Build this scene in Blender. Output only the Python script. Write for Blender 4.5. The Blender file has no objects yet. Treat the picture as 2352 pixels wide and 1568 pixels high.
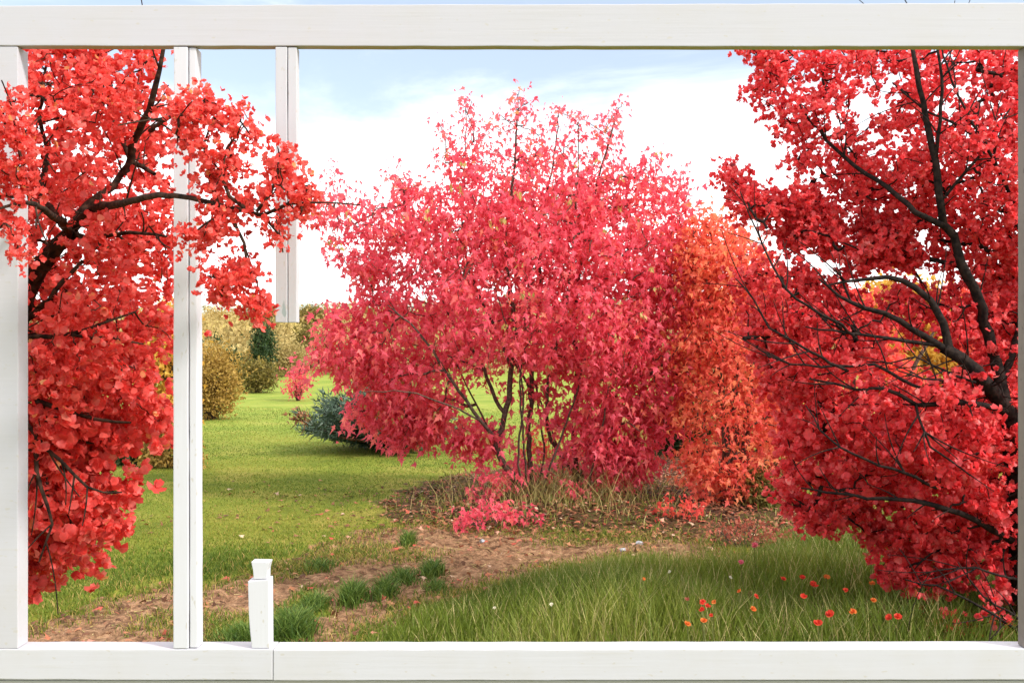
import bpy, bmesh, math, random
import numpy as np
from mathutils import Vector

S = bpy.context.scene
COL = S.collection
rng = np.random.default_rng(11)
random.seed(5)
F = 35.0 / 36.0 * 2352.0          # focal length in photo pixels (2352 px wide picture)
EYE = 1.6
R = math.radians

# ------------------------------------------------------------------ helpers
def terrain(x, y):
    x = np.asarray(x, float); y = np.asarray(y, float)
    h = 0.015 * np.sin(x * 1.7 + 0.6 * np.sin(y * 1.1)) * np.cos(y * 1.3 + 0.4) * (np.abs(x) < 60)
    h = h + 0.10 * np.exp(-((x - 0.75) ** 2 / 3.5 + (y - 10.2) ** 2 / 1.6))          # mound under the maple
    t = np.clip((y - 44) / 120.0, 0, 1)
    h = h + 5.6 * (t * t * (3 - 2 * t)) * (1 + 0.10 * np.sin(x * 0.045 + 1.0))
    t2 = np.clip((y - 300) / 700.0, 0, 1)
    h = h + 33.0 * (t2 * t2 * (3 - 2 * t2)) * (1 + 0.12 * np.sin(x * 0.004 + .5))
    return h

def W(px, py, Y):
    """photo pixel at distance Y -> world point"""
    return np.array([(px - 1176.0) * Y / F, Y, EYE + (784.0 - py) * Y / F])

def G(px, py):
    """photo pixel on the ground -> x, y"""
    Y = EYE * F / max(py - 784.0, 1.0)
    return (px - 1176.0) * Y / F, Y

def tag(o, label=None, cat=None, group=None, kind=None):
    if label: o['label'] = label
    if cat: o['category'] = cat
    if group: o['group'] = group
    if kind: o['kind'] = kind
    return o

def empty(name, loc=(0, 0, 0)):
    o = bpy.data.objects.new(name, None)
    o.empty_display_size = 0.2
    COL.objects.link(o); o.location = loc
    return o

def link(name, me, mat, parent=None):
    o = bpy.data.objects.new(name, me)
    COL.objects.link(o)
    if mat: me.materials.append(mat)
    if parent:
        o.parent = parent
        o.location = -Vector(parent.location) if parent.parent is None else (0, 0, 0)
    return o

def mesh_np(name, V, faces, tone=None, smooth=False, extra=None):
    """faces: list of int arrays (n, k)"""
    me = bpy.data.meshes.new(name)
    V = np.asarray(V, np.float32)
    me.vertices.add(len(V)); me.vertices.foreach_set('co', V.ravel())
    loops = np.concatenate([f.ravel() for f in faces]).astype(np.int32)
    tot = np.concatenate([np.full(len(f), f.shape[1], np.int32) for f in faces])
    st = np.concatenate([[0], np.cumsum(tot)[:-1]]).astype(np.int32)
    me.loops.add(len(loops)); me.loops.foreach_set('vertex_index', loops)
    me.polygons.add(len(tot))
    me.polygons.foreach_set('loop_start', st)
    me.polygons.foreach_set('loop_total', tot)
    me.polygons.foreach_set('use_smooth', np.full(len(tot), smooth))
    if tone is not None:
        a = me.attributes.new('tone', 'FLOAT', 'POINT'); a.data.foreach_set('value', np.asarray(tone, np.float32))
    for k, v in (extra or {}).items():
        a = me.attributes.new(k, 'FLOAT', 'POINT'); a.data.foreach_set('value', np.asarray(v, np.float32))
    me.update(calc_edges=True)
    return me

def norm(a):
    return a / np.maximum(np.linalg.norm(a, axis=-1, keepdims=True), 1e-9)

def instance(tpl, tris, pos, dirv, nrm, scale, tone=None, wide=None):
    """copies of a small leaf template into one mesh: returns V, F, tone"""
    y = norm(dirv); x = norm(np.cross(y, nrm)); z = np.cross(x, y)
    n, k = len(pos), len(tpl)
    w = np.ones(n) if wide is None else wide
    V = pos[:, None, :] + scale[:, None, None] * (
        (tpl[None, :, 0:1] * w[:, None, None]) * x[:, None, :] + tpl[None, :, 1:2] * y[:, None, :] + tpl[None, :, 2:3] * z[:, None, :])
    Fc = (np.arange(n)[:, None, None] * k + tris[None]).reshape(-1, tris.shape[1])
    T = np.repeat(rng.random(n) if tone is None else tone, k)
    return V.reshape(-1, 3), Fc, T

class Batch:
    def __init__(s): s.V, s.F, s.T, s.n = [], [], [], 0
    def add(s, V, Fc, T):
        s.V.append(V); s.F.append(Fc + s.n); s.T.append(T); s.n += len(V)
    def build(s, name, mat, parent=None, smooth=False):
        by = {}
        for f in s.F: by.setdefault(f.shape[1], []).append(f)
        me = mesh_np(name, np.concatenate(s.V), [np.concatenate(v) for v in by.values()], np.concatenate(s.T), smooth)
        return link(name, me, mat, parent)

# leaf templates -----------------------------------------------------
def fan(outline, centre, cup=0.0, fold=0.0, droop=0.0):
    pts = [centre] + outline
    P = np.array([(x, y, -fold * abs(x) + cup * (x * x + (y - centre[1]) ** 2) - droop * y * y) for x, y in pts])
    n = len(outline)
    T = np.array([(0, 1 + i, 1 + (i + 1) % n) for i in range(n)])
    return P, T
_m = [(0, 0), (.16, -.07), (.20, .08), (.56, .28), (.19, .33), (.24, .50), (.12, .58), (0, 1.08)]
MAPLE = fan(_m + [(-x, y) for x, y in _m[-2:0:-1]], (0, .3), fold=.22, droop=.22)
_r = [(0, 0), (.22, .20), (.36, .55), (.24, .90)]
ROUND = fan(_r + [(0, .86)] + [(-x, y) for x, y in _r[:0:-1]], (0, .50), cup=.60)
ROUND[0][2:, 2] += np.array([.03, -.05, .06, -.04, .06, -.05, .04])[:len(ROUND[0]) - 2]      # ruffled rim
DIAM = (np.array([(0, 0, 0), (.30, .45, .04), (0, 1, -.05), (-.30, .45, .04)]), np.array([(0, 1, 2, 3)]))
NEEDLE = (np.array([(-.05, 0, 0), (.05, 0, 0), (0, 1, 0)]), np.array([(0, 1, 2)]))

def unit(n, up=0.0):
    v = rng.normal(size=(n, 3)); v = norm(v); v[:, 2] += up
    return norm(v)

# polygons -----------------------------------------------------------
def inside(P, poly):
    poly = np.asarray(poly, float); x, y = P[:, 0], P[:, 1]
    r = np.zeros(len(P), bool); j = len(poly) - 1
    for i in range(len(poly)):
        xi, yi = poly[i]; xj, yj = poly[j]
        c = ((yi > y) != (yj > y)) & (x < (xj - xi) * (y - yi) / ((yj - yi) or 1e-9) + xi)
        r ^= c; j = i
    return r

def edge_dist(P, poly, closed=True):
    poly = np.asarray(poly, float); d = np.full(len(P), 1e9)
    n = len(poly)
    for i in range(n if closed else n - 1):
        a, b = poly[i], poly[(i + 1) % n]; ab = b - a
        t = np.clip(((P - a) @ ab) / (ab @ ab + 1e-9), 0, 1)
        d = np.minimum(d, np.linalg.norm(P - (a + t[:, None] * ab), axis=1))
    return d

def sample_poly(poly, n, holes=(), inset=0):
    poly = np.asarray(poly, float); lo, hi = poly.min(0), poly.max(0); out = []
    tot = 0
    while tot < n:
        P = lo + rng.random((n * 2, 2)) * (hi - lo)
        P = P[inside(P, poly)]
        if inset: P = P[edge_dist(P, poly) > inset]
        for hx, hy, rx, ry in holes:
            P = P[((P[:, 0] - hx) / (rx + inset)) ** 2 + ((P[:, 1] - hy) / (ry + inset)) ** 2 > 1]
        out.append(P); tot += len(P)
    return np.concatenate(out)[:n]

# tubes --------------------------------------------------------------
def smooth_path(P, step):
    P = np.asarray(P, float)
    Q = np.vstack([2 * P[0] - P[1], P, 2 * P[-1] - P[-2]]); out = []
    for i in range(1, len(Q) - 2):
        n = max(1, int(np.linalg.norm(Q[i + 1, :3] - Q[i, :3]) / step))
        t = np.linspace(0, 1, n, endpoint=False)[:, None]
        a, b, c, d = Q[i - 1], Q[i], Q[i + 1], Q[i + 2]
        out.append(.5 * (2 * b + (c - a) * t + (2 * a - 5 * b + 4 * c - d) * t * t + (3 * b - a - 3 * c + d) * t ** 3))
    out.append(P[-1:])
    return np.vstack(out)

class Tubes:
    def __init__(s): s.V, s.F, s.n = [], [], 0
    def add(s, P, r, sides=6, rough=0.0):
        P = np.asarray(P, float); r = np.broadcast_to(np.asarray(r, float), (len(P),))
        T = norm(np.gradient(P, axis=0))
        ref = np.array([0, 0, 1.0]) if abs(T[0, 2]) < .8 else np.array([1.0, 0, 0])
        N = []; v = ref - T[0] * (ref @ T[0])
        for t in T:
            v = v - t * (v @ t); v = v / (np.linalg.norm(v) + 1e-9); N.append(v)
        N = np.array(N); B = np.cross(T, N)
        a = np.linspace(0, 2 * math.pi, sides, endpoint=False)
        rr = r[:, None] * (1 + rough * rng.normal(size=(len(P), sides)))
        V = P[:, None] + rr[..., None] * (np.cos(a)[None, :, None] * N[:, None] + np.sin(a)[None, :, None] * B[:, None])
        i = np.arange(len(P) - 1)[:, None] * sides; j = np.arange(sides)[None]
        j2 = (j + 1) % sides
        Fq = np.stack([i + j, i + j2, i + sides + j2, i + sides + j], -1).reshape(-1, 4)
        s.V.append(V.reshape(-1, 3)); s.F.append(Fq + s.n); s.n += len(P) * sides
    def build(s, name, mat, parent=None):
        V = np.concatenate(s.V)
        return link(name, mesh_np(name, V, [np.concatenate(s.F)], smooth=True), mat, parent)

# ------------------------------------------------------------------ materials
def new_mat(name):
    m = bpy.data.materials.new(name); m.use_nodes = True
    nt = m.node_tree; nt.nodes.clear()
    return m, nt, nt.nodes.new, nt.links.new

def leaf_mat(name, stops, trans=0.35, spec=0.35, rough=0.5):
    m, nt, N, L = new_mat(name)
    at = N('ShaderNodeAttribute'); at.attribute_name = 'tone'
    cr = N('ShaderNodeValToRGB'); e = cr.color_ramp.elements
    while len(e) < len(stops): e.new(0.5)
    for k, (p, c) in enumerate(stops): e[k].position = p; e[k].color = (*c, 1)
    L(at.outputs['Fac'], cr.inputs[0])
    tc = N('ShaderNodeTexCoord'); nz = N('ShaderNodeTexNoise'); nz.inputs['Scale'].default_value = 60; nz.inputs['Detail'].default_value = 3
    L(tc.outputs['Object'], nz.inputs['Vector'])
    mr = N('ShaderNodeMapRange'); mr.inputs['From Min'].default_value = .3; mr.inputs['From Max'].default_value = .7
    mr.inputs['To Min'].default_value = .78; mr.inputs['To Max'].default_value = 1.15
    L(nz.outputs['Fac'], mr.inputs['Value'])
    mx = N('ShaderNodeMix'); mx.data_type = 'RGBA'; mx.blend_type = 'MULTIPLY'; mx.inputs[0].default_value = 1
    L(cr.outputs[0], mx.inputs[6]); L(mr.outputs[0], mx.inputs[7])
    bs = N('ShaderNodeBsdfPrincipled'); bs.inputs['Roughness'].default_value = rough; bs.inputs['Specular IOR Level'].default_value = spec
    L(mx.outputs[2], bs.inputs['Base Color'])
    tr = N('ShaderNodeBsdfTranslucent'); L(mx.outputs[2], tr.inputs['Color'])
    ms = N('ShaderNodeMixShader'); ms.inputs[0].default_value = trans
    L(bs.outputs[0], ms.inputs[1]); L(tr.outputs[0], ms.inputs[2])
    o = N('ShaderNodeOutputMaterial'); L(ms.outputs[0], o.inputs[0])
    return m

def bark_mat(name, c1, c2, scale=30):
    m, nt, N, L = new_mat(name)
    tc = N('ShaderNodeTexCoord'); nz = N('ShaderNodeTexNoise'); nz.inputs['Scale'].default_value = scale; nz.inputs['Detail'].default_value = 6
    L(tc.outputs['Object'], nz.inputs['Vector'])
    cr = N('ShaderNodeValToRGB'); cr.color_ramp.elements[0].position = .35; cr.color_ramp.elements[1].position = .7
    cr.color_ramp.elements[0].color = (*c1, 1); cr.color_ramp.elements[1].color = (*c2, 1)
    L(nz.outputs['Fac'], cr.inputs[0])
    bs = N('ShaderNodeBsdfPrincipled'); bs.inputs['Roughness'].default_value = .9; bs.inputs['Specular IOR Level'].default_value = .12
    L(cr.outputs[0], bs.inputs['Base Color'])
    bp = N('ShaderNodeBump'); bp.inputs['Strength'].default_value = .6; bp.inputs['Distance'].default_value = .01
    L(nz.outputs['Fac'], bp.inputs['Height']); L(bp.outputs[0], bs.inputs['Normal'])
    o = N('ShaderNodeOutputMaterial'); L(bs.outputs[0], o.inputs[0])
    return m

def paint_mat(name, col, dirt=(.45, .42, .38), axis='X', stain=None, amount=.5):
    """white painted wood with faint grain, specks and wear"""
    m, nt, N, L = new_mat(name)
    tc = N('ShaderNodeTexCoord')
    mp = N('ShaderNodeMapping'); mp.inputs['Scale'].default_value = (2.2, 60, 60) if axis == 'X' else (60, 60, 2.2)
    L(tc.outputs['Object'], mp.inputs['Vector'])
    g = N('ShaderNodeTexNoise'); g.inputs['Scale'].default_value = 1.6; g.inputs['Detail'].default_value = 5; L(mp.outputs[0], g.inputs['Vector'])
    big = N('ShaderNodeTexNoise'); big.inputs['Scale'].default_value = 5; big.inputs['Detail'].default_value = 8; big.inputs['Roughness'].default_value = .65
    L(tc.outputs['Object'], big.inputs['Vector'])
    sp = N('ShaderNodeTexNoise'); sp.inputs['Scale'].default_value = 90; sp.inputs['Detail'].default_value = 1
    mp2 = N('ShaderNodeMapping'); mp2.inputs['Scale'].default_value = (.45, 1, 1) if axis == 'X' else (1, 1, .45)
    L(tc.outputs['Object'], mp2.inputs['Vector']); L(mp2.outputs[0], sp.inputs['Vector'])
    def ramp(src, a, b, lo, hi):
        r = N('ShaderNodeMapRange'); r.inputs['From Min'].default_value = a; r.inputs['From Max'].default_value = b
        r.inputs['To Min'].default_value = lo; r.inputs['To Max'].default_value = hi
        L(src, r.inputs['Value']); return r.outputs[0]
    f1 = ramp(g.outputs['Fac'], .45, .75, 0, .05 * amount * 2)
    f2 = ramp(big.outputs['Fac'], .46, .78, 0, .34 * amount * 2)
    f3 = ramp(sp.outputs['Fac'], .675, .735, 0, .7)
    f4 = ramp(g.outputs['Fac'], .64, .72, 0, .30 * amount * 2)
    ad0 = N('ShaderNodeMath'); ad0.operation = 'ADD'; L(f1, ad0.inputs[0]); L(f2, ad0.inputs[1])
    ad = N('ShaderNodeMath'); ad.operation = 'MAXIMUM'; L(ad0.outputs[0], ad.inputs[0]); L(f4, ad.inputs[1])
    mx1 = N('ShaderNodeMath'); mx1.operation = 'MAXIMUM'; L(ad.outputs[0], mx1.inputs[0]); L(f3, mx1.inputs[1])
    mx = N('ShaderNodeMix'); mx.data_type = 'RGBA'; L(mx1.outputs[0], mx.inputs[0])
    mx.inputs[6].default_value = (*col, 1); mx.inputs[7].default_value = (*dirt, 1)
    colour = mx.outputs[2]
    if stain:   # one worn grey-blue patch where the paint has come off
        (sx, sy, sz), rx, rz, sc = stain
        m3 = N('ShaderNodeMapping'); m3.inputs['Location'].default_value = (-sx / rx, 0, -sz / rz)
        m3.inputs['Scale'].default_value = (1 / rx, 0, 1 / rz)
        L(tc.outputs['Object'], m3.inputs['Vector'])
        ln = N('ShaderNodeVectorMath'); ln.operation = 'LENGTH'; L(m3.outputs[0], ln.inputs[0])
        wob = N('ShaderNodeMath'); wob.operation = 'MULTIPLY_ADD'; wob.inputs[1].default_value = 2.2
        L(sp.outputs['Fac'], wob.inputs[0]); L(ln.outputs['Value'], wob.inputs[2])
        f = ramp(wob.outputs[0], 1.75, 2.1, .9, 0)
        mm = N('ShaderNodeMix'); mm.data_type = 'RGBA'; L(f, mm.inputs[0]); L(colour, mm.inputs[6]); mm.inputs[7].default_value = (*sc, 1)
        colour = mm.outputs[2]
    bs = N('ShaderNodeBsdfPrincipled'); bs.inputs['Roughness'].default_value = .55; bs.inputs['Specular IOR Level'].default_value = .3
    L(colour, bs.inputs['Base Color'])
    bp = N('ShaderNodeBump'); bp.inputs['Strength'].default_value = .22; bp.inputs['Distance'].default_value = .002
    L(g.outputs['Fac'], bp.inputs['Height']); L(bp.outputs[0], bs.inputs['Normal'])
    o = N('ShaderNodeOutputMaterial'); L(bs.outputs[0], o.inputs[0])
    return m

M = {}
M['left'] = leaf_mat('coral_red_leaf', [(0, (.50, .025, .022)), (.2, (.84, .078, .064)), (.65, (.93, .145, .12)), (.93, (.94, .27, .22)), (1, (.86, .38, .14))], .56, .45, .45)
M['right'] = leaf_mat('scarlet_leaf', [(0, (.38, .016, .024)), (.2, (.80, .050, .062)), (.65, (.93, .115, .125)), (1, (.94, .28, .26))], .58, .45, .45)
M['maple'] = leaf_mat('crimson_maple_leaf', [(0, (.36, .045, .070)), (.16, (.74, .075, .120)), (.6, (.91, .140, .200)), (.86, (.93, .23, .20)), (1, (.78, .34, .10))], .56, .35, .5)
M['orange'] = leaf_mat('orange_leaf', [(0, (.66, .06, .06)), (.35, (.88, .14, .11)), (.75, (.93, .28, .14)), (1, (.86, .42, .14))], .55, .25, .55)
M['redorange'] = leaf_mat('red_orange_leaf', [(0, (.60, .04, .04)), (.5, (.90, .12, .10)), (1, (.92, .24, .12))], .55, .25, .55)
M['yellow'] = leaf_mat('yellow_leaf', [(0, (.42, .20, .03)), (.5, (.66, .36, .05)), (1, (.74, .50, .10))], .40, .2, .6)
M['golden'] = leaf_mat('golden_leaf', [(0, (.19, .115, .022)), (.5, (.39, .235, .050)), (1, (.54, .36, .10))], .30, .2, .6)
M['olive'] = leaf_mat('olive_leaf', [(0, (.07, .07, .02)), (.5, (.19, .15, .035)), (1, (.32, .22, .05))], .3, .2, .6)
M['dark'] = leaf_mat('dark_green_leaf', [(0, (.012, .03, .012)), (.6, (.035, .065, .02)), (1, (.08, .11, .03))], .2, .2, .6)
M['scrub'] = leaf_mat('scrub_leaf', [(0, (.19, .145, .05)), (.5, (.43, .32, .125)), (1, (.58, .45, .20))], .3, .1, .8)
M['spruce'] = leaf_mat('blue_green_needles', [(0, (.018, .04, .022)), (.55, (.065, .105, .068)), (1, (.20, .26, .20))], .15, .3, .5)
M['lawn_blade'] = leaf_mat('lawn_blade', [(0, (.065, .11, .014)), (.5, (.145, .205, .024)), (.85, (.36, .31, .06)), (1, (.48, .33, .11))], .35, .2, .6)
M['tall_blade'] = leaf_mat('tall_blade', [(0, (.07, .11, .014)), (.5, (.18, .24, .030)), (.85, (.32, .33, .065)), (1, (.54, .45, .19))], .35, .25, .5)
M['tuft_blade'] = leaf_mat('tuft_blade', [(0, (.045, .10, .016)), (.6, (.12, .20, .03)), (1, (.22, .29, .06))], .35, .25, .5)
M['dry_blade'] = leaf_mat('dry_blade', [(0, (.16, .16, .04)), (.5, (.38, .30, .10)), (1, (.56, .44, .20))], .3, .2, .6)
M['litter'] = leaf_mat('litter_leaf', [(0, (.08, .035, .018)), (.4, (.22, .09, .045)), (.75, (.36, .17, .08)), (.92, (.45, .07, .05)), (1, (.55, .42, .28))], .1, .2, .7)
M['seeds'] = leaf_mat('seed_key', [(0, (.42, .32, .07)), (1, (.62, .52, .20))], .4, .2, .6)
M['poppy'] = leaf_mat('red_petal', [(0, (.62, .03, .02)), (1, (.80, .10, .05))], .4, .2, .6)
M['opoppy'] = leaf_mat('orange_petal', [(0, (.75, .14, .03)), (1, (.82, .28, .06))], .4, .2, .6)
M['ppoppy'] = leaf_mat('pink_petal', [(0, (.70, .10, .16)), (1, (.80, .22, .28))], .4, .2, .6)
M['wpetal'] = leaf_mat('white_petal', [(0, (.72, .66, .48)), (1, (.80, .76, .62))], .4, .2, .6)
M['pinkish'] = leaf_mat('dusty_pink_leaf', [(0, (.22, .05, .03)), (.5, (.46, .12, .08)), (1, (.60, .25, .14))], .35, .2, .6)
M['stem'] = leaf_mat('stem', [(0, (.16, .17, .05)), (1, (.16, .17, .05))], .1, .2, .6)
M['bark_dark'] = bark_mat('dark_bark', (.008, .006, .006), (.034, .022, .018), 45)
M['bark_left'] = bark_mat('brown_bark', (.014, .008, .006), (.080, .045, .030), 45)
M['bark_grey'] = bark_mat('grey_bark', (.045, .028, .022), (.15, .10, .075), 40)
M['dead_wood'] = bark_mat('dead_wood', (.05, .025, .015), (.20, .11, .06), 30)
M['stone'] = bark_mat('pale_stone', (.26, .26, .28), (.52, .52, .54), 20)
PAINT = (.475, .465, .505)
M['rail'] = paint_mat('painted_rail', PAINT)
M['rail_low'] = paint_mat('painted_sill', (.505, .498, .535))
M['post'] = paint_mat('painted_post', (.56, .555, .595), axis='Z', amount=.25)
sx = W(652, 710, 2.6)
M['hang'] = paint_mat('painted_hanging_post', (.50, .495, .53), axis='Z', amount=.3, stain=((sx[0], 0, sx[2]), .0085, .024, (.30, .36, .36)))
M['bare'] = paint_mat('shade_toned_stile', (.20, .17, .155), dirt=(.10, .085, .08), axis='Z', amount=1.0)  # dark grey-brown puts the shade of the right stile's reveal into its colour
M['wall'] = paint_mat('grey_wall_plaster', (.46, .45, .44), axis='X')

# ------------------------------------------------------------------ ground
A = lambda L: np.array([G(*p) for p in L])
PATH = A([(-300, 1475), (-100, 1450), (65, 1432), (200, 1385), (330, 1348), (400, 1335), (470, 1345), (640, 1300), (760, 1240), (880, 1205), (1000, 1195),
          (1060, 1212), (1300, 1222), (1500, 1225), (1640, 1240), (1725, 1290), (1640, 1302), (1480, 1278), (1300, 1302), (1100, 1362), (950, 1402),
          (860, 1445), (840, 1480), (700, 1580), (300, 1600), (-400, 1600)])
GREEN1 = A([(440, 1480), (480, 1425), (560, 1415), (640, 1390), (755, 1352), (745, 1375), (700, 1420), (690, 1475), (660, 1500)])
BED = A([(870, 1160), (960, 1120), (1060, 1090), (1200, 1070), (1330, 1060), (1480, 1045), (1640, 1030), (1800, 1060), (1850, 1200), (1760, 1260), (1640, 1245), (1400, 1235), (1100, 1225), (900, 1200)])
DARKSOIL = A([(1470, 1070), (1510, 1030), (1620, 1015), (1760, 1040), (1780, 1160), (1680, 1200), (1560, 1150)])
TALL = A([(845, 1482), (950, 1408), (1100, 1367), (1300, 1308), (1480, 1283), (1640, 1305), (1720, 1296), (1790, 1225), (2000, 1180), (2400, 1150), (2900, 1150), (2900, 1700), (760, 1700)])

def soft(P, poly, w):
    d = edge_dist(P, poly); ins = inside(P, poly)
    return np.clip(.5 + np.where(ins, d, -d) / w, 0, 1)

def lines(dense, step, ranges):
    out = list(np.arange(dense[0], dense[1], step))
    for a, b, s in ranges: out += list(np.arange(a, b, s))
    return np.array(sorted(set(np.round(out, 4))))
gx = lines((-4.4, 4.4), .07, [(-14, -4.4, .4), (4.4, 14.01, .4), (-100, -14, 6), (14.5, 100, 6), (-3000, -100, 90), (101, 3000, 90)])
gy = lines((3.6, 15), .07, [(-30, 3.6, 1.5), (15, 50, .5), (50, 320, 4), (320, 3500, 45)])
X, Yy = np.meshgrid(gx, gy); P2 = np.stack([X.ravel(), Yy.ravel()], 1)
near = (np.abs(P2[:, 0]) < 6) & (P2[:, 1] < 18) & (P2[:, 1] > 2)
dirt = np.zeros(len(P2)); bed = np.zeros(len(P2)); dark = np.zeros(len(P2)); tallm = np.zeros(len(P2))
Q = P2[near]
wob = Q + .10 * np.stack([np.sin(Q[:, 1] * 9 + Q[:, 0] * 4), np.sin(Q[:, 0] * 11 - Q[:, 1] * 3)], 1)
dirt[near] = np.clip(soft(wob, PATH, .30) - soft(wob, GREEN1, .25), 0, 1)
bed[near] = soft(wob, BED, .5); dark[near] = soft(wob, DARKSOIL, .5); tallm[near] = soft(wob, TALL, .3)
rut = .016 * np.sin(P2[:, 0] * 13 + 2.2 * np.sin(P2[:, 1] * 6)) * np.sin(P2[:, 1] * 15 + 1.7 * np.sin(P2[:, 0] * 5)) + .012 * rng.normal(size=len(P2))
Z = terrain(P2[:, 0], P2[:, 1]) - .02 * dirt + rut * np.maximum(dirt, .6 * bed)
nx, ny = len(gx), len(gy)
ii = (np.arange(ny - 1)[:, None] * nx + np.arange(nx - 1)[None]).ravel()
quads = np.stack([ii, ii + 1, ii + nx + 1, ii + nx], 1)
gm = mesh_np('ground', np.column_stack([P2, Z]), [quads], smooth=True, extra={'dirt': dirt, 'bed': bed, 'darksoil': dark, 'tall': tallm})

def ground_mat():
    m, nt, N, L = new_mat('ground_surface')
    tc = N('ShaderNodeTexCoord')
    def noise(s, d=5, r=.6):
        n = N('ShaderNodeTexNoise'); n.inputs['Scale'].default_value = s; n.inputs['Detail'].default_value = d; n.inputs['Roughness'].default_value = r
        L(tc.outputs['Object'], n.inputs['Vector']); return n.outputs['Fac']
    def ramp(src, stops):
        c = N('ShaderNodeValToRGB'); e = c.color_ramp.elements
        while len(e) < len(stops): e.new(.5)
        for k, (p, col) in enumerate(stops): e[k].position = p; e[k].color = (*col, 1)
        L(src, c.inputs[0]); return c.outputs[0]
    def mix(f, a, b, mode='MIX'):
        x = N('ShaderNodeMix'); x.data_type = 'RGBA'; x.blend_type = mode
        if isinstance(f, float): x.inputs[0].default_value = f
        else: L(f, x.inputs[0])
        L(a, x.inputs[6]); L(b, x.inputs[7]); return x.outputs[2]
    def attr(n):
        a = N('ShaderNodeAttribute'); a.attribute_name = n; return a.outputs['Fac']
    def math_(op, a, b):
        x = N('ShaderNodeMath'); x.operation = op; x.use_clamp = False
        for i, v in enumerate((a, b)):
            if isinstance(v, (int, float)): x.inputs[i].default_value = v
            else: L(v, x.inputs[i])
        return x.outputs[0]
    def mr(src, a, b, c=0., d=1.):
        r = N('ShaderNodeMapRange'); r.inputs[1].default_value = a; r.inputs[2].default_value = b; r.inputs[3].default_value = c; r.inputs[4].default_value = d
        L(src, r.inputs[0]); return r.outputs[0]
    grass = ramp(noise(1.1, 6), [(.3, (.09, .12, .014)), (.5, (.17, .19, .022)), (.68, (.28, .24, .05))])
    fine = ramp(noise(35, 5, .7), [(.3, (.55, .55, .5)), (.55, (1, 1, 1)), (.75, (1.25, 1.2, 1.1))])
    grass = mix(1.0, grass, fine, 'MULTIPLY')
    geo = N('ShaderNodeNewGeometry'); sep = N('ShaderNodeSeparateXYZ'); L(geo.outputs['Position'], sep.inputs[0])
    far = ramp(noise(.9, 6), [(.3, (.15, .215, .03)), (.55, (.235, .275, .045)), (.8, (.36, .32, .085))])
    grass = mix(mr(sep.outputs['Y'], 11, 20), grass, far)
    field = ramp(noise(.12, 8, .7), [(.3, (.22, .18, .05)), (.5, (.40, .30, .085)), (.7, (.50, .38, .13))])
    grass = mix(mr(sep.outputs['Y'], 50, 58), grass, field)
    hills = ramp(noise(.012, 6, .7), [(.35, (.26, .32, .30)), (.55, (.42, .42, .34)), (.7, (.55, .48, .36))])
    grass = mix(mr(sep.outputs['Y'], 300, 420), grass, hills)
    soil = ramp(noise(14, 8, .75), [(.30, (.035, .019, .011)), (.42, (.13, .068, .036)), (.54, (.27, .150, .082)), (.70, (.41, .255, .150))])
    grit = ramp(noise(90, 3, .7), [(.3, (.5, .5, .5)), (.5, (1, 1, 1)), (.72, (1.35, 1.3, 1.25))])
    soil = mix(1.0, soil, grit, 'MULTIPLY')
    bedc = ramp(noise(22, 7, .75), [(.3, (.025, .015, .009)), (.48, (.080, .042, .022)), (.58, (.07, .075, .017)), (.75, (.18, .095, .058))])
    bedc = mix(1.0, bedc, grit, 'MULTIPLY')
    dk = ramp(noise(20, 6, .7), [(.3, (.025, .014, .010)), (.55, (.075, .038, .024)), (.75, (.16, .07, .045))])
    n1 = noise(5, 6, .7); n2 = noise(16, 4, .6)
    brk = math_('ADD', math_('MULTIPLY', n1, .9), math_('MULTIPLY', n2, .5))
    def masked(a, lo=.10):
        s = math_('ADD', attr(a), math_('SUBTRACT', brk, .70))
        return mr(s, .42, .62)
    under = ramp(noise(12, 5), [(.3, (.03, .05, .008)), (.6, (.08, .10, .02)), (.8, (.16, .13, .05))])
    c = mix(masked('tall'), grass, under)
    c = mix(masked('bed'), c, bedc)
    c = mix(masked('dirt'), c, soil)
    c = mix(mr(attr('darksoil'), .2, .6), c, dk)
    bs = N('ShaderNodeBsdfPrincipled'); bs.inputs['Roughness'].default_value = .95; bs.inputs['Specular IOR Level'].default_value = .1
    L(c, bs.inputs['Base Color'])
    bp = N('ShaderNodeBump'); bp.inputs['Strength'].default_value = 1.0; bp.inputs['Distance'].default_value = .05
    L(brk, bp.inputs['Height']); L(bp.outputs[0], bs.inputs['Normal'])
    o = N('ShaderNodeOutputMaterial'); L(bs.outputs[0], o.inputs[0])
    return m
tag(link('ground', gm, ground_mat()), kind='structure')

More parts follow.
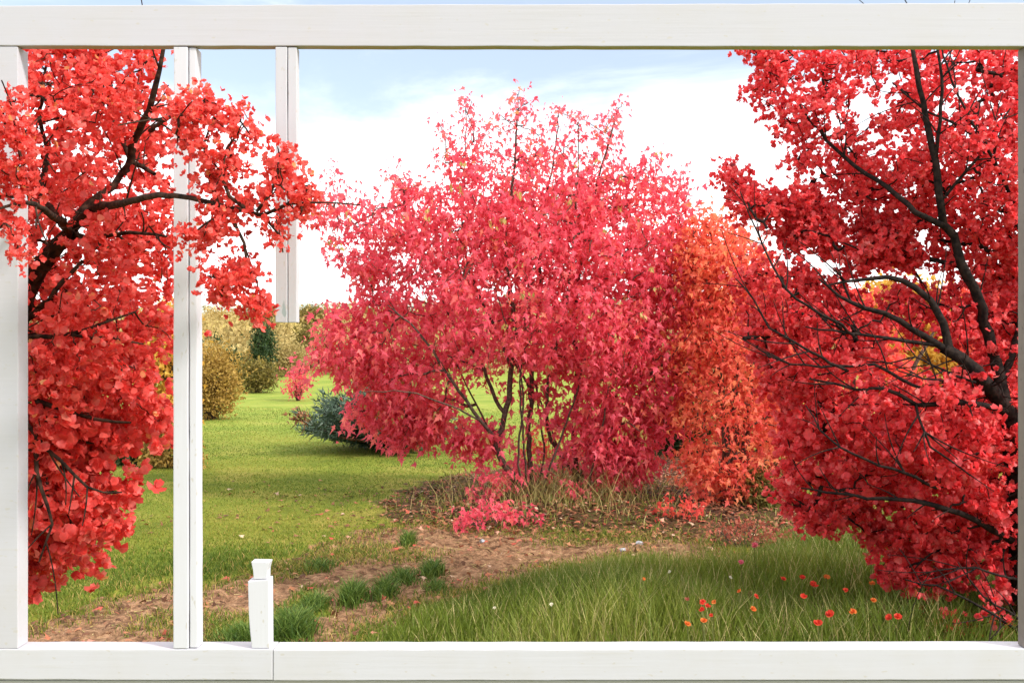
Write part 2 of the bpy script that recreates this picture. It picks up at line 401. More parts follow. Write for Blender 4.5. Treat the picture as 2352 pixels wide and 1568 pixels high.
# ------------------------------------------------------------------ grass
def blades(name, xy, h, w, mat, tone=None, lean=.35, parent=None, z0=None, segs=2):
    n = len(xy); z = terrain(xy[:, 0], xy[:, 1]) - .01 if z0 is None else z0
    base = np.column_stack([xy, z])
    az = rng.random(n) * 2 * math.pi
    side = np.stack([np.cos(az), np.sin(az), np.zeros(n)], 1)
    la = rng.random(n) * 2 * math.pi; lm = lean * (.3 + rng.random(n)) * h
    ld = np.stack([np.cos(la), np.sin(la), np.zeros(n)], 1) * lm[:, None]
    ts = [0, .5, 1] if segs == 2 else [0, .35, .7, 1]
    rows = []
    for t in ts:
        c = base + ld * t * t + np.array([0, 0, 1]) * (h * (t - .25 * lean * t * t))[:, None]
        if t < 1:
            ww = (w * (1 - .55 * t))[:, None] * .5
            rows += [c - side * ww, c + side * ww]
        else: rows += [c]
    V = np.stack(rows, 1); k = V.shape[1]
    b = np.arange(n)[:, None] * k
    qd = [b + np.array([[2 * i, 2 * i + 1, 2 * i + 3, 2 * i + 2]]) for i in range(len(ts) - 2)]
    tr = b + np.array([[k - 3, k - 2, k - 1]])
    tone = rng.random(n) if tone is None else tone
    me = mesh_np(name, V.reshape(-1, 3), [np.concatenate(qd), tr], np.repeat(tone, k))
    return link(name, me, mat, parent)

def rand_in(poly, n):
    return sample_poly(poly, n)

def patchy(P, f=1.3):
    return .5 + .25 * np.sin(P[:, 0] * f * 2.1 + np.sin(P[:, 1] * f * 1.7) * 1.5) + .25 * np.sin(P[:, 1] * f * 2.6 + P[:, 0] * f)

LAWN = np.array([(-7, 4.0), (2.5, 4.0), (3.5, 9), (4.5, 24), (-12.5, 24), (-9, 12)])
def lawn():
    n = 300000
    Y = 4.2 * (24 / 4.2) ** rng.random(n)          # denser near
    Xl = -.56 * Y - .3 + rng.random(n) * (1.0 * Y + .6)
    P = np.column_stack([Xl, Y])
    wobp = P + .10 * np.stack([np.sin(P[:, 1] * 9 + P[:, 0] * 4), np.sin(P[:, 0] * 11 - P[:, 1] * 3)], 1)
    dd = np.clip(soft(wobp, PATH, .5) - soft(wobp, GREEN1, .3), 0, 1)
    bb = np.clip(soft(wobp, BED, .7), 0, 1); tt = soft(wobp, TALL, .3)
    keep = rng.random(n) > np.maximum.reduce([dd * 1.25, bb * 1.05, tt * 1.2])
    P = P[keep]
    near = np.clip((9 - P[:, 1]) / 4, 0, 1)
    tone_far = np.clip((P[:, 1] - 9) / 8, 0, 1)
    h = (.030 + .055 * near * (.35 + .65 * patchy(P, .9))) * (.6 + .8 * rng.random(len(P)))
    w = .0022 * P[:, 1] ** .62
    tone = np.clip(.15 + .5 * patchy(P, .7) + .35 * (rng.random(len(P)) - .3), 0, .95)
    dry = rng.random(len(P)) < (.05 + .18 * np.clip(soft(P, PATH, 1.4), 0, 1))
    tone[dry] = 1
    tag(blades('lawn_grass', P, h, w, M['lawn_blade'], tone, .7), kind='stuff')
lawn()

def tall():
    P = rand_in(TALL, 120000)
    P = P[(P[:, 1] < 11) & (P[:, 1] > 4.2) & (P[:, 0] < .62 * P[:, 1] + .3)]
    d = edge_dist(P, TALL)
    h = (.07 + .24 * np.clip(d / .8, 0, 1)) * (.5 + .8 * rng.random(len(P)))
    tone = np.clip(.12 + .45 * patchy(P, 1.1) + .4 * (rng.random(len(P)) - .3), 0, .9)
    tone[rng.random(len(P)) < .12] = 1
    h *= .65 + .6 * patchy(P, 1.9)
    tag(blades('tall_grass', P, h, np.full(len(P), .0065), M['tall_blade'], tone, .38, segs=3), kind='stuff')
tall()

def bed_grass():   # thin dry and green blades round the maple stems
    n = 1150
    P = np.column_stack([rng.normal(.42, .52, n), rng.normal(9.7, .36, n)])
    h = .12 + .42 * rng.random(n) ** 1.6
    tone = np.clip(rng.random(n) * 1.1 - .1, 0, 1)
    tag(blades('long_dry_grass', P, h, np.full(n, .006), M['dry_blade'], tone, .85, segs=3), kind='stuff')
    P = rand_in(BED, 5200)
    P = P[soft(P, DARKSOIL, .5) < .6]
    P = P[patchy(P, 3.1) > .42]
    h = .03 + .09 * rng.random(len(P))
    tag(blades('bed_grass', P, h, np.full(len(P), .010), M['tall_blade'], np.clip(rng.random(len(P)) * 1.1, 0, 1), .6), kind='stuff')
bed_grass()

def path_weeds():   # sparse short weeds and straw strewn over the bare dirt
    P = rand_in(PATH, 70000)
    P = P[P[:, 1] > 4.5]
    k = .5 + .3 * np.sin(P[:, 0] * 3.1 + 1.3 * np.sin(P[:, 1] * 2.3)) + .3 * np.sin(P[:, 1] * 4.2 - P[:, 0] * 1.9 + .7 * np.sin(P[:, 0] * 7))
    edge = np.clip(1 - edge_dist(P, PATH) / .35, 0, 1)
    P = P[rng.random(len(P)) < np.clip((k - .60) * 1.7, 0, .9) + .5 * edge]
    h = .012 + .065 * rng.random(len(P)) ** 1.6
    tag(blades('path_weeds', P, h, np.full(len(P), .007), M['lawn_blade'], np.clip(rng.random(len(P)) * 1.15, 0, 1), .9), kind='stuff')
    P = rand_in(PATH, 1900); P = P[P[:, 1] > 4.5]; n = len(P)
    pos = np.column_stack([P, terrain(P[:, 0], P[:, 1]) - .012 + .012 * rng.random(n)])
    d = unit(n); d[:, 2] *= .15; d[:, 0] *= 1.6
    b = Batch(); b.add(*instance(*NEEDLE, pos, norm(d), unit(n, 2), .03 + .07 * rng.random(n), rng.random(n), np.full(n, .9)))
    tag(b.build('straw_litter', M['dry_blade']), kind='stuff')
path_weeds()

def tuft(px0, px1, pyt, pyb, n, label):
    x0, y0 = G(px0, pyb); x1, _ = G(px1, pyb)
    c = np.array([(x0 + x1) / 2, y0 + .06]); rx = (x1 - x0) / 2
    H = (pyb - pyt) * y0 / F
    P = c + np.column_stack([rng.normal(0, .45 * rx, n), rng.normal(0, .07 + .15 * rx, n)])
    r = np.linalg.norm((P - c) / np.array([rx, .2]), axis=1)
    h = H * np.clip(1.05 - .45 * r, .25, 1) * (.55 + .6 * rng.random(n))
    z0 = float(terrain(c[0], c[1]))
    e = blades('grass_tuft', P - c, h, np.full(n, .007), M['tuft_blade'], None, .75, z0=np.full(n, -.01), segs=3)
    e.location = (c[0], c[1], z0)
    tag(e, label, 'grass tuft', 'green grass tufts on the bare dirt')
tuft(772, 842, 1318, 1386, 620, 'tallest bushy grass tuft on the dirt, to the right of the white stub post')
tuft(850, 912, 1318, 1372, 380, 'low grass tuft on the dirt just right of the tallest bushy tuft')
tuft(880, 960, 1296, 1338, 380, 'spreading grass tuft on the dirt behind the two nearest tufts')
tuft(960, 1022, 1274, 1322, 330, 'small grass tuft on the dirt nearer the maple, right of the spreading tuft')
tuft(968, 1030, 1325, 1358, 220, 'thin flat grass tuft on the dirt path beside the edge of the tall grass')
tuft(918, 952, 1206, 1252, 260, 'narrow upright grass tuft at the far edge of the dirt, below the maple litter')
tuft(690, 770, 1280, 1312, 220, 'short grass tuft where the dirt path meets the lawn')
tuft(480, 640, 1418, 1476, 900, 'dark leafy grass patch on the dirt behind the white stub post')
tuft(610, 720, 1378, 1462, 1100, 'long grass patch on the dirt directly right of the white stub post')
tuft(680, 755, 1352, 1400, 420, 'grass fringe trailing from the long patch towards the maple')

# fallen leaves
def litter():
    P = np.concatenate([rand_in(BED, 7800), rand_in(DARKSOIL, 2600), np.column_stack([rng.normal(.5, 1.7, 1300), rng.normal(9.3, .9, 1300)]), rand_in(PATH, 600), rand_in(TALL, 350)])
    P = P[(P[:, 1] > 4.3)]
    n = len(P)
    pos = np.column_stack([P, terrain(P[:, 0], P[:, 1]) + .008 + .02 * rng.random(n)])
    nr = unit(n, 2.2); d = unit(n); d[:, 2] *= .3
    V, Fc, T = instance(*MAPLE, pos, d, nr, .028 + .035 * rng.random(n))
    b = Batch(); b.add(V, Fc, T)
    tag(b.build('fallen_leaves', M['litter']), kind='stuff')
litter()

# ------------------------------------------------------------------ tree engine
class Tree:
    def __init__(s, step, thin=1.0):
        s.thin = thin
        s.P, s.par, s.step, s.skel, s.sk2 = [], [], step, [], []
    def limb(s, pts, r0, r1):
        """pts: list of (px, py, Y)"""
        W3 = smooth_path(np.array([W(*p) for p in pts]), s.step)
        W3[1:-1] += rng.normal(0, s.step * .05, (len(W3) - 2, 3))
        r0 *= s.thin; r1 *= s.thin; r = np.linspace(1, 0, len(W3)) ** .8 * (r0 - r1) + r1; s.skel.append((W3, r))
        st = len(s.P)
        for k, p in enumerate(W3): s.P.append(p); s.par.append(-1 if k == 0 else st + k - 1)
        s.sk2.append((np.array([(p[0], p[1]) for p in pts], float), np.mean([p[2] for p in pts]), (r0 + r1) / 2))
    def fork(s, per=6, L=(.10, .34), r=.0042):
        """fine side twigs that leave the limbs at an angle"""
        for W3, rr in list(s.skel):
            m = len(W3)
            if m < 6: continue
            for i in rng.integers(int(m * .25), m - 1, per):
                t = norm((W3[i + 1] - W3[i - 1])[None])[0]
                side = unit(1)[0]; side = side - t * (side @ t); side[1] *= .5
                d = norm((t * .8 + norm(side[None])[0] * rng.uniform(.5, 1.0) + (0, 0, .12))[None])[0]
                n = 6; ln = rng.uniform(*L); bend = unit(1)[0] * .25 * ln
                P = np.array([W3[i] + d * ln * k + bend * k * k for k in np.linspace(0, 1, n)])
                s.skel.append((P, np.linspace(min(r, rr[i] * .7), .0016, n)))
                j = int(np.argmin(((np.array(s.P) - W3[i]) ** 2).sum(1)))
                for k in range(1, n): s.P.append(P[k]); s.par.append(j if k == 1 else len(s.P) - 2)
    def grow(s, C, rt, sag=0.0):
        n0 = len(s.P); cap = n0 + 3 * len(C) + 5
        P = np.zeros((cap, 3)); P[:n0] = s.P; par = np.full(cap, -1); par[:n0] = s.par
        n = n0
        d0 = np.array([np.min(((P[:n0] - c) ** 2).sum(1)) for c in C])
        tips = []
        for k in np.argsort(d0):
            c = C[k]; v = c - P[:n]; d = np.linalg.norm(v, axis=1)
            pp = par[:n]; pd = np.where((pp >= 0)[:, None], P[:n] - P[np.maximum(pp, 0)], 0)
            pd = norm(pd); cs = (pd * v).sum(1) / np.maximum(d, 1e-6)
            j = int(np.argmin(d * (1.35 - .45 * cs)))
            a = P[j]; L = d[j]
            m1 = a + (c - a) * .35 + rng.normal(0, .07 * L, 3) + (0, 0, sag * L)
            m2 = a + (c - a) * .7 + rng.normal(0, .05 * L, 3) + (0, 0, sag * L)
            P[n], P[n + 1], P[n + 2] = m1, m2, c; par[n], par[n + 1], par[n + 2] = j, n, n + 1
            tips.append((c, norm((c - m2)[None])[0])); n += 3
        cnt = np.zeros(n)
        for i in range(n - 1, n0 - 1, -1):
            cnt[i] = max(cnt[i], 1)
            if par[i] >= n0: cnt[par[i]] += cnt[i] if (i - n0) % 3 == 0 or True else 0
        s.twigs = []
        for i in range(n0, n, 3):
            rr = rt * np.maximum(cnt[i:i + 3], 1) ** .42
            s.twigs.append((np.vstack([P[par[i]], P[i:i + 3]]), np.concatenate([[rr[0] * 1.1], rr[:2], [rt * .6]])))
        return np.array([t[0] for t in tips]), np.array([t[1] for t in tips])
    def wood(s, mat, parent, main='trunk', twig='branches', sides=9):
        t = Tubes()
        for P, r in s.skel: t.add(P, r, sides, .05)
        t.build(main, mat, parent)
        if getattr(s, 'twigs', None):
            t = Tubes()
            for P, r in s.twigs: t.add(P, r, 4)
            t.build(twig, mat, parent)

def depth_sample(P2, poly, Yc, tmax, k=.7):
    """distance for clump centres: the crown is thick in its middle and thin at its rim"""
    d = edge_dist(P2, poly) * Yc / F
    half = np.minimum(tmax, .12 + k * d)
    return Yc + half * (rng.random(len(P2)) * 2 - 1)

def px_world(P2, Y):
    return np.column_stack([(P2[:, 0] - 1176) * Y / F, Y, EYE + (784 - P2[:, 1]) * Y / F])

def rosettes(C, D, per, spread, size, leaves=6, big=None, block=None):
    """clusters of rounded leaves round the twig ends"""
    n = len(C) * per
    pos = np.repeat(C, per, 0) + rng.normal(0, spread, (n, 3))
    ax = norm(np.repeat(D, per, 0) * .5 + unit(n, .25))
    if block is not None:
        k = ~block(pos); pos, ax = pos[k], ax[k]; n = len(pos)
    sc = size * (.75 + .5 * rng.random(n))
    if big is not None: sc = sc * big(pos)
    ct = rng.random(n)
    m = n * leaves
    pos = np.repeat(pos, leaves, 0); ax = np.repeat(ax, leaves, 0); s2 = np.repeat(sc, leaves) * (.75 + .5 * rng.random(m))
    t = unit(m); rad = norm(t - ax * (t * ax).sum(1, keepdims=True))
    el = .15 + .75 * rng.random(m)
    d = norm(rad * np.cos(el)[:, None] + ax * np.sin(el)[:, None])
    nr = norm(ax * np.cos(el)[:, None] - rad * np.sin(el)[:, None])
    pos = pos + ax * (s2 * .15 * rng.normal(size=m))[:, None]
    tone = np.clip(.30 + .42 * np.repeat(ct, leaves) + .30 * rng.normal(size=m) * .6, 0, 1)
    return instance(*ROUND, pos, d, nr, s2, tone, .8 + .5 * rng.random(m))

def hanging(C, per, spread, size, tone_shift=0., tpl=MAPLE, drop=1.0):
    n = len(C) * per
    pos = np.repeat(C, per, 0) + rng.normal(0, 1, (n, 3)) * np.array([spread, spread, spread * .8])
    d = unit(n); d[:, 2] -= drop; d = norm(d)
    nr = unit(n, .5); nr[:, 1] -= .35
    ct = np.repeat(rng.random(len(C)), per)
    tone = np.clip(.12 + .45 * ct + .38 * rng.random(n) + tone_shift, 0, 1)
    return instance(*tpl, pos, d, nr, size * (.5 + .85 * rng.random(n)), tone, .55 + .5 * rng.random(n))

# ------------------------------------------------------------------ central maple
def central_maple():
    Yc = 9.8
    root = empty('maple_tree', tuple(np.append(W(1240, 1160, Yc)[:2], terrain(.3, Yc))))
    tag(root, 'bushy crimson maple with several thin stems standing in the middle of the garden', 'tree')
    t = Tree(.09, .82)
    g = lambda px, py, dy=0: (px, py, Yc + dy)
    t.limb([g(1212, 1172, 0), g(1190, 1110, 0), g(1160, 1072, -.05), g(1140, 1027, -.1), g(1151, 983, -.1), g(1169, 914, -.1), g(1175, 836, -.1), g(1186, 793, -.15), g(1177, 706, -.2), g(1160, 560, -.2), g(1180, 400, -.1), g(1190, 230, 0)], .042, .006)
    t.limb([g(1146, 1015, -.1), g(1120, 985, -.25), g(1104, 966, -.3), g(1069, 918, -.4), g(1020, 850, -.5), g(960, 760, -.55), g(890, 700, -.5)], .024, .006)
    t.limb([g(1160, 950, -.1), g(1147, 935, -.05), g(1112, 849, .1), g(1086, 806, .2), g(1040, 740, .3), g(985, 620, .35), g(940, 480, .4)], .024, .005)
    t.limb([g(1175, 850, -.1), g(1140, 760, .0), g(1085, 640, .2), g(1060, 500, .3), g(1070, 330, .3), g(1070, 235, .3)], .018, .004)
    t.limb([g(1216, 1170, .1), g(1221, 1096, .1), g(1214, 988, .1), g(1221, 923, .1), g(1223, 858, .15), g(1240, 700, .2), g(1238, 520, .2), g(1270, 380, .25), g(1285, 250, .3)], .034, .005)
    t.limb([g(1221, 940, .1), g(1200, 860, .4), g(1100, 740, .7), g(960, 690, .8), g(820, 640, .7), g(750, 500, .6)], .018, .004)
    t.limb([g(1328, 1118, .35), g(1320, 1053, .3), g(1320, 988, .3), g(1325, 836, .25), g(1318, 741, .2), g(1335, 600, .1), g(1370, 430, .05), g(1420, 250, 0)], .042, .005)
    t.limb([g(1320, 1090, .3), g(1290, 1044, .2), g(1258, 988, .1), g(1262, 860, -.2), g(1300, 700, -.4), g(1320, 520, -.4), g(1330, 290, -.3)], .026, .004)
    t.limb([g(1330, 1112, .4), g(1352, 1030, .4), g(1385, 930, .3), g(1430, 830, .3), g(1490, 700, .35), g(1540, 560, .4), g(1585, 430, .4)], .030, .005)
    t.limb([g(1392, 915, .3), g(1450, 880, 0), g(1520, 840, -.3), g(1590, 760, -.5)], .016, .004)
    t.limb([g(1345, 1050, .4), g(1400, 990, 0), g(1440, 970, -.3), g(1470, 990, -.55)], .014, .004)
    t.limb([g(1104, 966, -.3), g(1030, 930, -.6), g(930, 900, -.8), g(830, 900, -.8)], .012, .004)
    t.limb([g(1110, 849, .1), g(980, 800, .3), g(850, 780, .3), g(700, 850, .2)], .012, .003)
    for x0, x1, x2, x3, dy in ((1205, 1190, 1200, 1130, -.35), (1222, 1250, 1235, 1290, .3), (1240, 1275, 1330, 1380, -.25), (1300, 1285, 1230, 1190, .45), (1335, 1372, 1400, 1455, -.3), (1196, 1150, 1070, 960, .15), (1345, 1400, 1480, 1560, .1), (1215, 1205, 1195, 1215, -.2)):
        t.limb([g(x0, 1150, dy * .2), g(x1, 1040, dy * .6), g(x2, 880, dy), g(x3, 640, dy * 1.2)], .015, .004)
    poly = [(720, 490), (745, 400), (765, 385), (805, 405), (818, 455), (880, 450), (905, 390), (950, 418), (1000, 425), (1012, 350), (1060, 335), (1100, 305), (1180, 290), (1250, 300),
            (1330, 312), (1420, 335), (1440, 395), (1500, 370), (1540, 430), (1580, 425), (1600, 480), (1585, 560), (1625, 640), (1605, 720), (1630, 800), (1600, 880), (1575, 975), (1530, 1000), (1478, 1010), (1482, 1095), (1390, 1115), (1345, 1070),
            (1325, 985), (1245, 960), (1200, 1010), (1130, 1040), (1040, 1045), (1030, 985), (900, 1015), (885, 965), (800, 985), (770, 955), (830, 905), (790, 880), (730, 850), (668, 880), (690, 835), (730, 770), (765, 700),
            (810, 690), (790, 620), (740, 590), (765, 540)]
    holes = [(925, 595, 36, 26), (968, 662, 24, 17), (1140, 662, 15, 14), (840, 560, 24, 20), (1120, 920, 62, 48), (1245, 985, 55, 40), (885, 640, 22, 12), (1525, 500, 14, 36), (1410, 520, 15, 38), (1462, 440, 20, 16), (970, 470, 20, 14), (830, 500, 22, 12), (1010, 420, 16, 12), (1130, 420, 14, 10), (1260, 430, 16, 12), (800, 560, 14, 12), (1295, 900, 20, 26),
             (1040, 470, 22, 16), (1200, 945, 30, 30), (1180, 1010, 30, 45), (1020, 560, 12, 12), (1545, 765, 22, 26)]
    P2 = sample_poly(poly, 2250, holes, 4)
    P2 = np.vstack([P2, sample_poly([(1345, 980), (1490, 980), (1485, 1098), (1390, 1115), (1345, 1085)], 70), sample_poly([(1030, 975), (1130, 965), (1175, 1010), (1130, 1045), (1040, 1058)], 66), sample_poly([(890, 940), (1010, 940), (1000, 1010), (900, 1022)], 52), sample_poly([(1190, 960), (1330, 950), (1330, 1085), (1180, 1100)], 78), sample_poly([(1060, 1040), (1190, 1060), (1200, 1120), (1110, 1130)], 30)])
    top = np.clip((P2[:, 1] - 270) / 150, .45, 1)
    lft = np.clip((P2[:, 0] - 690) / 160, .6, 1)
    mid = np.where((P2[:, 0] > 1020) & (P2[:, 0] < 1330) & (P2[:, 1] > 840), .45, 1)
    P2 = P2[rng.random(len(P2)) < top * lft * mid]
    # upright sprigs along the top
    for (x0, y0, x1, y1, n) in [(1040, 345, 1005, 275, 7), (1090, 320, 1068, 220, 9), (1180, 300, 1190, 205, 9), (1215, 300, 1210, 235, 6), (1270, 300, 1285, 245, 6), (1330, 310, 1325, 265, 7), (1400, 330, 1425, 235, 10),
                                (1150, 320, 1145, 262, 5), (1380, 320, 1385, 270, 4), (905, 440, 910, 385, 4), (760, 430, 775, 385, 5), (1490, 390, 1500, 350, 5), (1575, 430, 1560, 395, 4), (735, 490, 715, 500, 4)]:
        k = np.linspace(0, 1, n)
        P2 = np.vstack([P2, np.column_stack([x0 + (x1 - x0) * k + rng.normal(0, 4, n), y0 + (y1 - y0) * k])])
    Y = depth_sample(P2, poly, Yc, 1.55)
    keep = np.ones(len(P2), bool)        # the stems stay in sight where they run up the front of the crown
    for a, y, r in t.sk2:
        d = edge_dist(P2, a[:-1], closed=False)
        keep &= ~((d < 8) & (Y < y + .2) & (P2[:, 1] > 560) & (P2[:, 0] < 1345) & (rng.random(len(P2)) < .7))
    P2, Y = P2[keep], Y[keep]
    C = px_world(P2, Y)
    C, D = t.grow(C, .0034)
    t.wood(M['bark_grey'], root, 'trunk', 'branches')
    rz = C[:, 2] + .22 * rng.normal(size=len(C)) + .25 * (np.abs(C[:, 0] - .35) > 1.2)
    topz = rz > 3.35; midz = (rz > 2.85) & ~topz
    b = Batch()
    b.add(*hanging(C[~topz & ~midz], 19, .088, .076))
    b.add(*hanging(C[midz], 14, .082, .070))
    b.add(*hanging(C[topz], 10, .062, .060, tone_shift=.06))
    b.build('crown', M['maple'], root)
    # bunches of yellow seed keys among the leaves
    pick = rng.choice(np.where(~topz)[0], 150, replace=False)
    Cs = C[pick] + np.array([.03, -.20, 0])
    V, Fc, T = hanging(Cs, 6, .020, .050, tpl=DIAM, drop=1.6)
    b = Batch(); b.add(V, Fc, T); tag(b.build('seed_keys', M['seeds'], root), kind='stuff')
central_maple()

# low red sprouts round the maple's foot
def sprout(name, cx, cy, wpx, hpx, n, mat, label, cat='sapling', size=.06, group=None, Y=None):
    x, y = G(cx, cy)
    z0 = float(terrain(x, y)); e = empty(name, (x, y, z0))
    tag(e, label, cat, group)
    w = wpx * y / F / 2; h = hpx * y / F
    C = np.column_stack([rng.uniform(-w, w, n), rng.normal(0, w * .35 + .03, n), np.zeros(n)])
    C[:, 2] = h * (.25 + .75 * rng.random(n)) * np.clip(1.1 - .6 * np.abs(C[:, 0] / w), .3, 1)
    C += np.array([x, y, z0])
    tb = Tubes()
    for c in C[:: max(1, n // 14)]:
        b0 = np.array([x + (c[0] - x) * .35, y + (c[1] - y) * .3, z0 - .02])
        tb.add(np.vstack([b0, (b0 + c) / 2 + (0, 0, h * .1), c]), [.005, .004, .002], 4)
    tb.build('stem', M['bark_grey'], e)
    b = Batch(); b.add(*hanging(C, 7, .045, size)); b.build('foliage', mat, e)
sprout('maple_sapling', 1140, 1212, 185, 60, 42, M['maple'], 'wide low crimson maple sprout spreading over the dirt below the maple stems', group='red saplings under the trees')
sprout('maple_sapling', 1130, 1165, 90, 58, 18, M['maple'], 'small crimson maple sprout just left of the maple stems', group='red saplings under the trees')
sprout('maple_sapling', 1320, 1168, 70, 40, 12, M['maple'], 'small red maple sprout in dry grass right of the maple stems', group='red saplings under the trees')
sprout('maple_sapling', 1265, 1130, 150, 150, 64, M['redorange'], 'tall loose red sprout growing up between the maple stems', group='red saplings under the trees')
sprout('maple_sapling', 1560, 1200, 110, 50, 16, M['redorange'], 'flat red maple sprout on leaf litter beside the orange shrub', group='red saplings under the trees')
sprout('maple_sapling', 1580, 1140, 40, 42, 6, M['orange'], 'tiny orange maple sprout standing alone on the dark leaf litter', group='red saplings under the trees')
sprout('wild_bush', 1710, 1255, 150, 70, 46, M['pinkish'], 'dusty pink low bush at the foot of the orange shrub', 'bush', .035)
sprout('wild_bush', 1860, 1268, 100, 110, 30, M['pinkish'], 'dusty pink wispy bush in grass under the right scarlet tree', 'bush', .032)

# ------------------------------------------------------------------ right scarlet tree
def right_tree():
    Yc = 5.2
    bx = W(2330, 1488, Yc)
    root = empty('scarlet_tree', (bx[0], bx[1], float(terrain(bx[0], bx[1]))))
    tag(root, 'big scarlet tree with black forking limbs filling the right of the window', 'tree')
    t = Tree(.06, .68)
    g = lambda px, py, dy=0: (px, py, Yc + dy)
    f0 = -.45
    t.limb([g(2350, 1500, 0), g(2345, 1300, 0), g(2335, 1100, -.1), g(2318, 945, -.25)], .085, .066)
    t.limb([g(2318, 950, -.25), g(2272, 887, -.35), g(2208, 823, f0), g(2168, 799, f0)], .060, .040)
    t.limb([g(2180, 806, f0), g(2164, 743, f0), g(2136, 687, f0), g(2100, 659, f0), g(2040, 637, f0), g(1985, 640, f0), g(1900, 655, f0)], .032, .006)
    t.limb([g(2168, 799, f0), g(2120, 771, f0), g(2068, 739, f0), g(1988, 707, f0), g(1928, 679, f0), g(1880, 640, f0)], .026, .005)
    t.limb([g(2150, 792, f0), g(2048, 779, f0), g(1944, 765, f0), g(1850, 750, f0)], .015, .005)
    t.limb([g(2314, 945, -.25), g(2292, 851, -.2), g(2268, 763, -.2), g(2248, 687, -.25), g(2208, 606, -.3), g(2192, 542, -.3), g(2168, 514, -.35), g(2156, 438, -.4), g(2148, 374, -.4), g(2120, 238, -.4), g(2104, 158, -.4), g(2092, 60, -.3)], .046, .010)
    t.limb([g(2170, 520, -.35), g(2140, 505, -.4), g(2104, 488, -.4), g(2040, 430, -.3), g(1960, 380, -.2), g(1880, 300, -.1), g(1800, 200, 0)], .022, .004)
    t.limb([g(2168, 456, -.4), g(2216, 394, -.45), g(2268, 338, -.45), g(2320, 250, -.4)], .011, .006)
    t.limb([g(2330, 470, -.3), g(2312, 426, -.4), g(2268, 342, -.45), g(2208, 294, -.45), g(2128, 254, -.4), g(2050, 190, -.3)], .013, .005)
    t.limb([g(2268, 336, -.45), g(2208, 238, -.4), g(2168, 126, -.4), g(2156, 60, -.3)], .010, .004)
    t.limb([g(2148, 380, -.4), g(2160, 246, -.45), g(2164, 178, -.45), g(2146, 55, -.45)], .014, .007)
    t.limb([g(2300, 880, -.2), g(2340, 760, -.1), g(2360, 620, 0), g(2330, 470, -.3)], .030, .012)
    t.limb([g(2310, 945, -.3), g(2264, 931, -.42), g(2192, 923, -.5), g(2104, 931, -.5), g(2064, 903, -.5), g(2028, 891, -.5), g(1968, 895, -.5), g(1920, 883, -.5), g(1860, 870, -.4)], .024, .005)
    t.limb([g(2180, 925, -.5), g(2150, 905, -.5), g(2068, 871, -.5), g(2008, 839, -.5), g(1952, 843, -.5), g(1816, 835, -.5), g(1740, 800, -.4)], .014, .004)
    t.limb([g(2240, 878, -.42), g(2168, 851, -.5), g(2104, 821, -.55), g(2048, 835, -.5), g(1990, 830, -.45)], .010, .004)
    t.limb([g(2230, 905, -.45), g(2180, 880, -.5), g(2120, 868, -.55), g(2060, 850, -.55)], .010, .004)
    t.limb([g(1944, 850, -.5), g(1888, 823, -.6), g(1808, 775, -.62), g(1768, 751, -.6), g(1728, 687, -.6), g(1690, 640, -.5)], .011, .004)
    t.limb([g(1960, 770, -.45), g(1912, 735, -.58), g(1828, 687, -.6), g(1792, 639, -.55), g(1750, 560, -.4), g(1700, 440, -.3)], .011, .004)
    t.limb([g(2104, 931, -.5), g(2110, 955, -.6), g(2140, 1027, -.65), g(2188, 1063, -.65), g(2228, 1091, -.65)], .010, .005)
    t.limb([g(2150, 1120, -.5), g(2080, 1085, -.58), g(2020, 1068, -.6), g(1960, 1043, -.62), g(1908, 1011, -.62), g(1884, 983, -.6), g(1850, 930, -.5)], .012, .004)
    t.limb([g(2340, 1250, -.1), g(2230, 1190, -.4), g(2100, 1150, -.5), g(1960, 1140, -.4), g(1840, 1120, -.3)], .028, .005)
    t.limb([g(2345, 1470, -.1), g(2338, 1447, -.3), g(2285, 1412, -.55), g(2231, 1382, -.6), g(2151, 1346, -.6), g(2080, 1330, -.5)], .013, .005)
    t.limb([g(2348, 1440, -.1), g(2335, 1416, -.35), g(2259, 1370, -.55), g(2223, 1326, -.55), g(2200, 1290, -.5)], .011, .004)
    t.limb([g(2340, 1330, -.2), g(2291, 1320, -.5), g(2243, 1306, -.55), g(2171, 1306, -.55), g(2111, 1322, -.5)], .011, .004)
    t.fork(7)
    z = lambda a: [(1568 + x * .4, 78 + y * .4) for x, y in a]
    upper = z([(320, 60), (335, 110), (440, 225), (365, 270), (375, 375), (520, 465), (525, 575), (630, 640), (590, 715), (700, 790), (800, 870), (900, 950), (990, 1040), (1340, 1080), (1420, 1240), (1500, 1420), (1980, 1440), (2560, 1440), (2610, 1000), (2520, 560), (2330, 240), (2100, 60), (1900, 10), (1700, 45), (1500, -15), (1250, 40), (1000, -10), (760, 45), (560, 0), (320, 40)])
    bough = z([(195, 735), (245, 740), (380, 830), (420, 920), (530, 890), (590, 950), (650, 910), (700, 850), (745, 890), (830, 980), (930, 1040), (1040, 1060), (1360, 1070), (1420, 1290), (1280, 1340), (1000, 1390), (900, 1420), (760, 1340), (640, 1240), (560, 1190), (470, 1110), (380, 1050), (270, 1045), (330, 950), (270, 880), (200, 800)])
    lower = [(1668, 632), (1740, 590), (1800, 560), (1850, 600), (1900, 640), (2050, 650), (2200, 640), (2560, 630), (2630, 800), (2640, 1000), (2560, 1250), (2440, 1420), (2350, 1480), (2345, 1370), (2230, 1320), (2170, 1400), (2150, 1470), (2120, 1405), (2085, 1370), (2035, 1330),
             (1985, 1300), (1990, 1250), (1965, 1205), (1940, 1205), (1872, 1233), (1832, 1199), (1804, 1175), (1772, 1107), (1790, 1080), (1800, 1050), (1785, 960), (1745, 860), (1705, 740)]
    lowr = [(2250, 1480), (2275, 1446), (2345, 1444), (2500, 1440), (2500, 1560), (2250, 1540)]
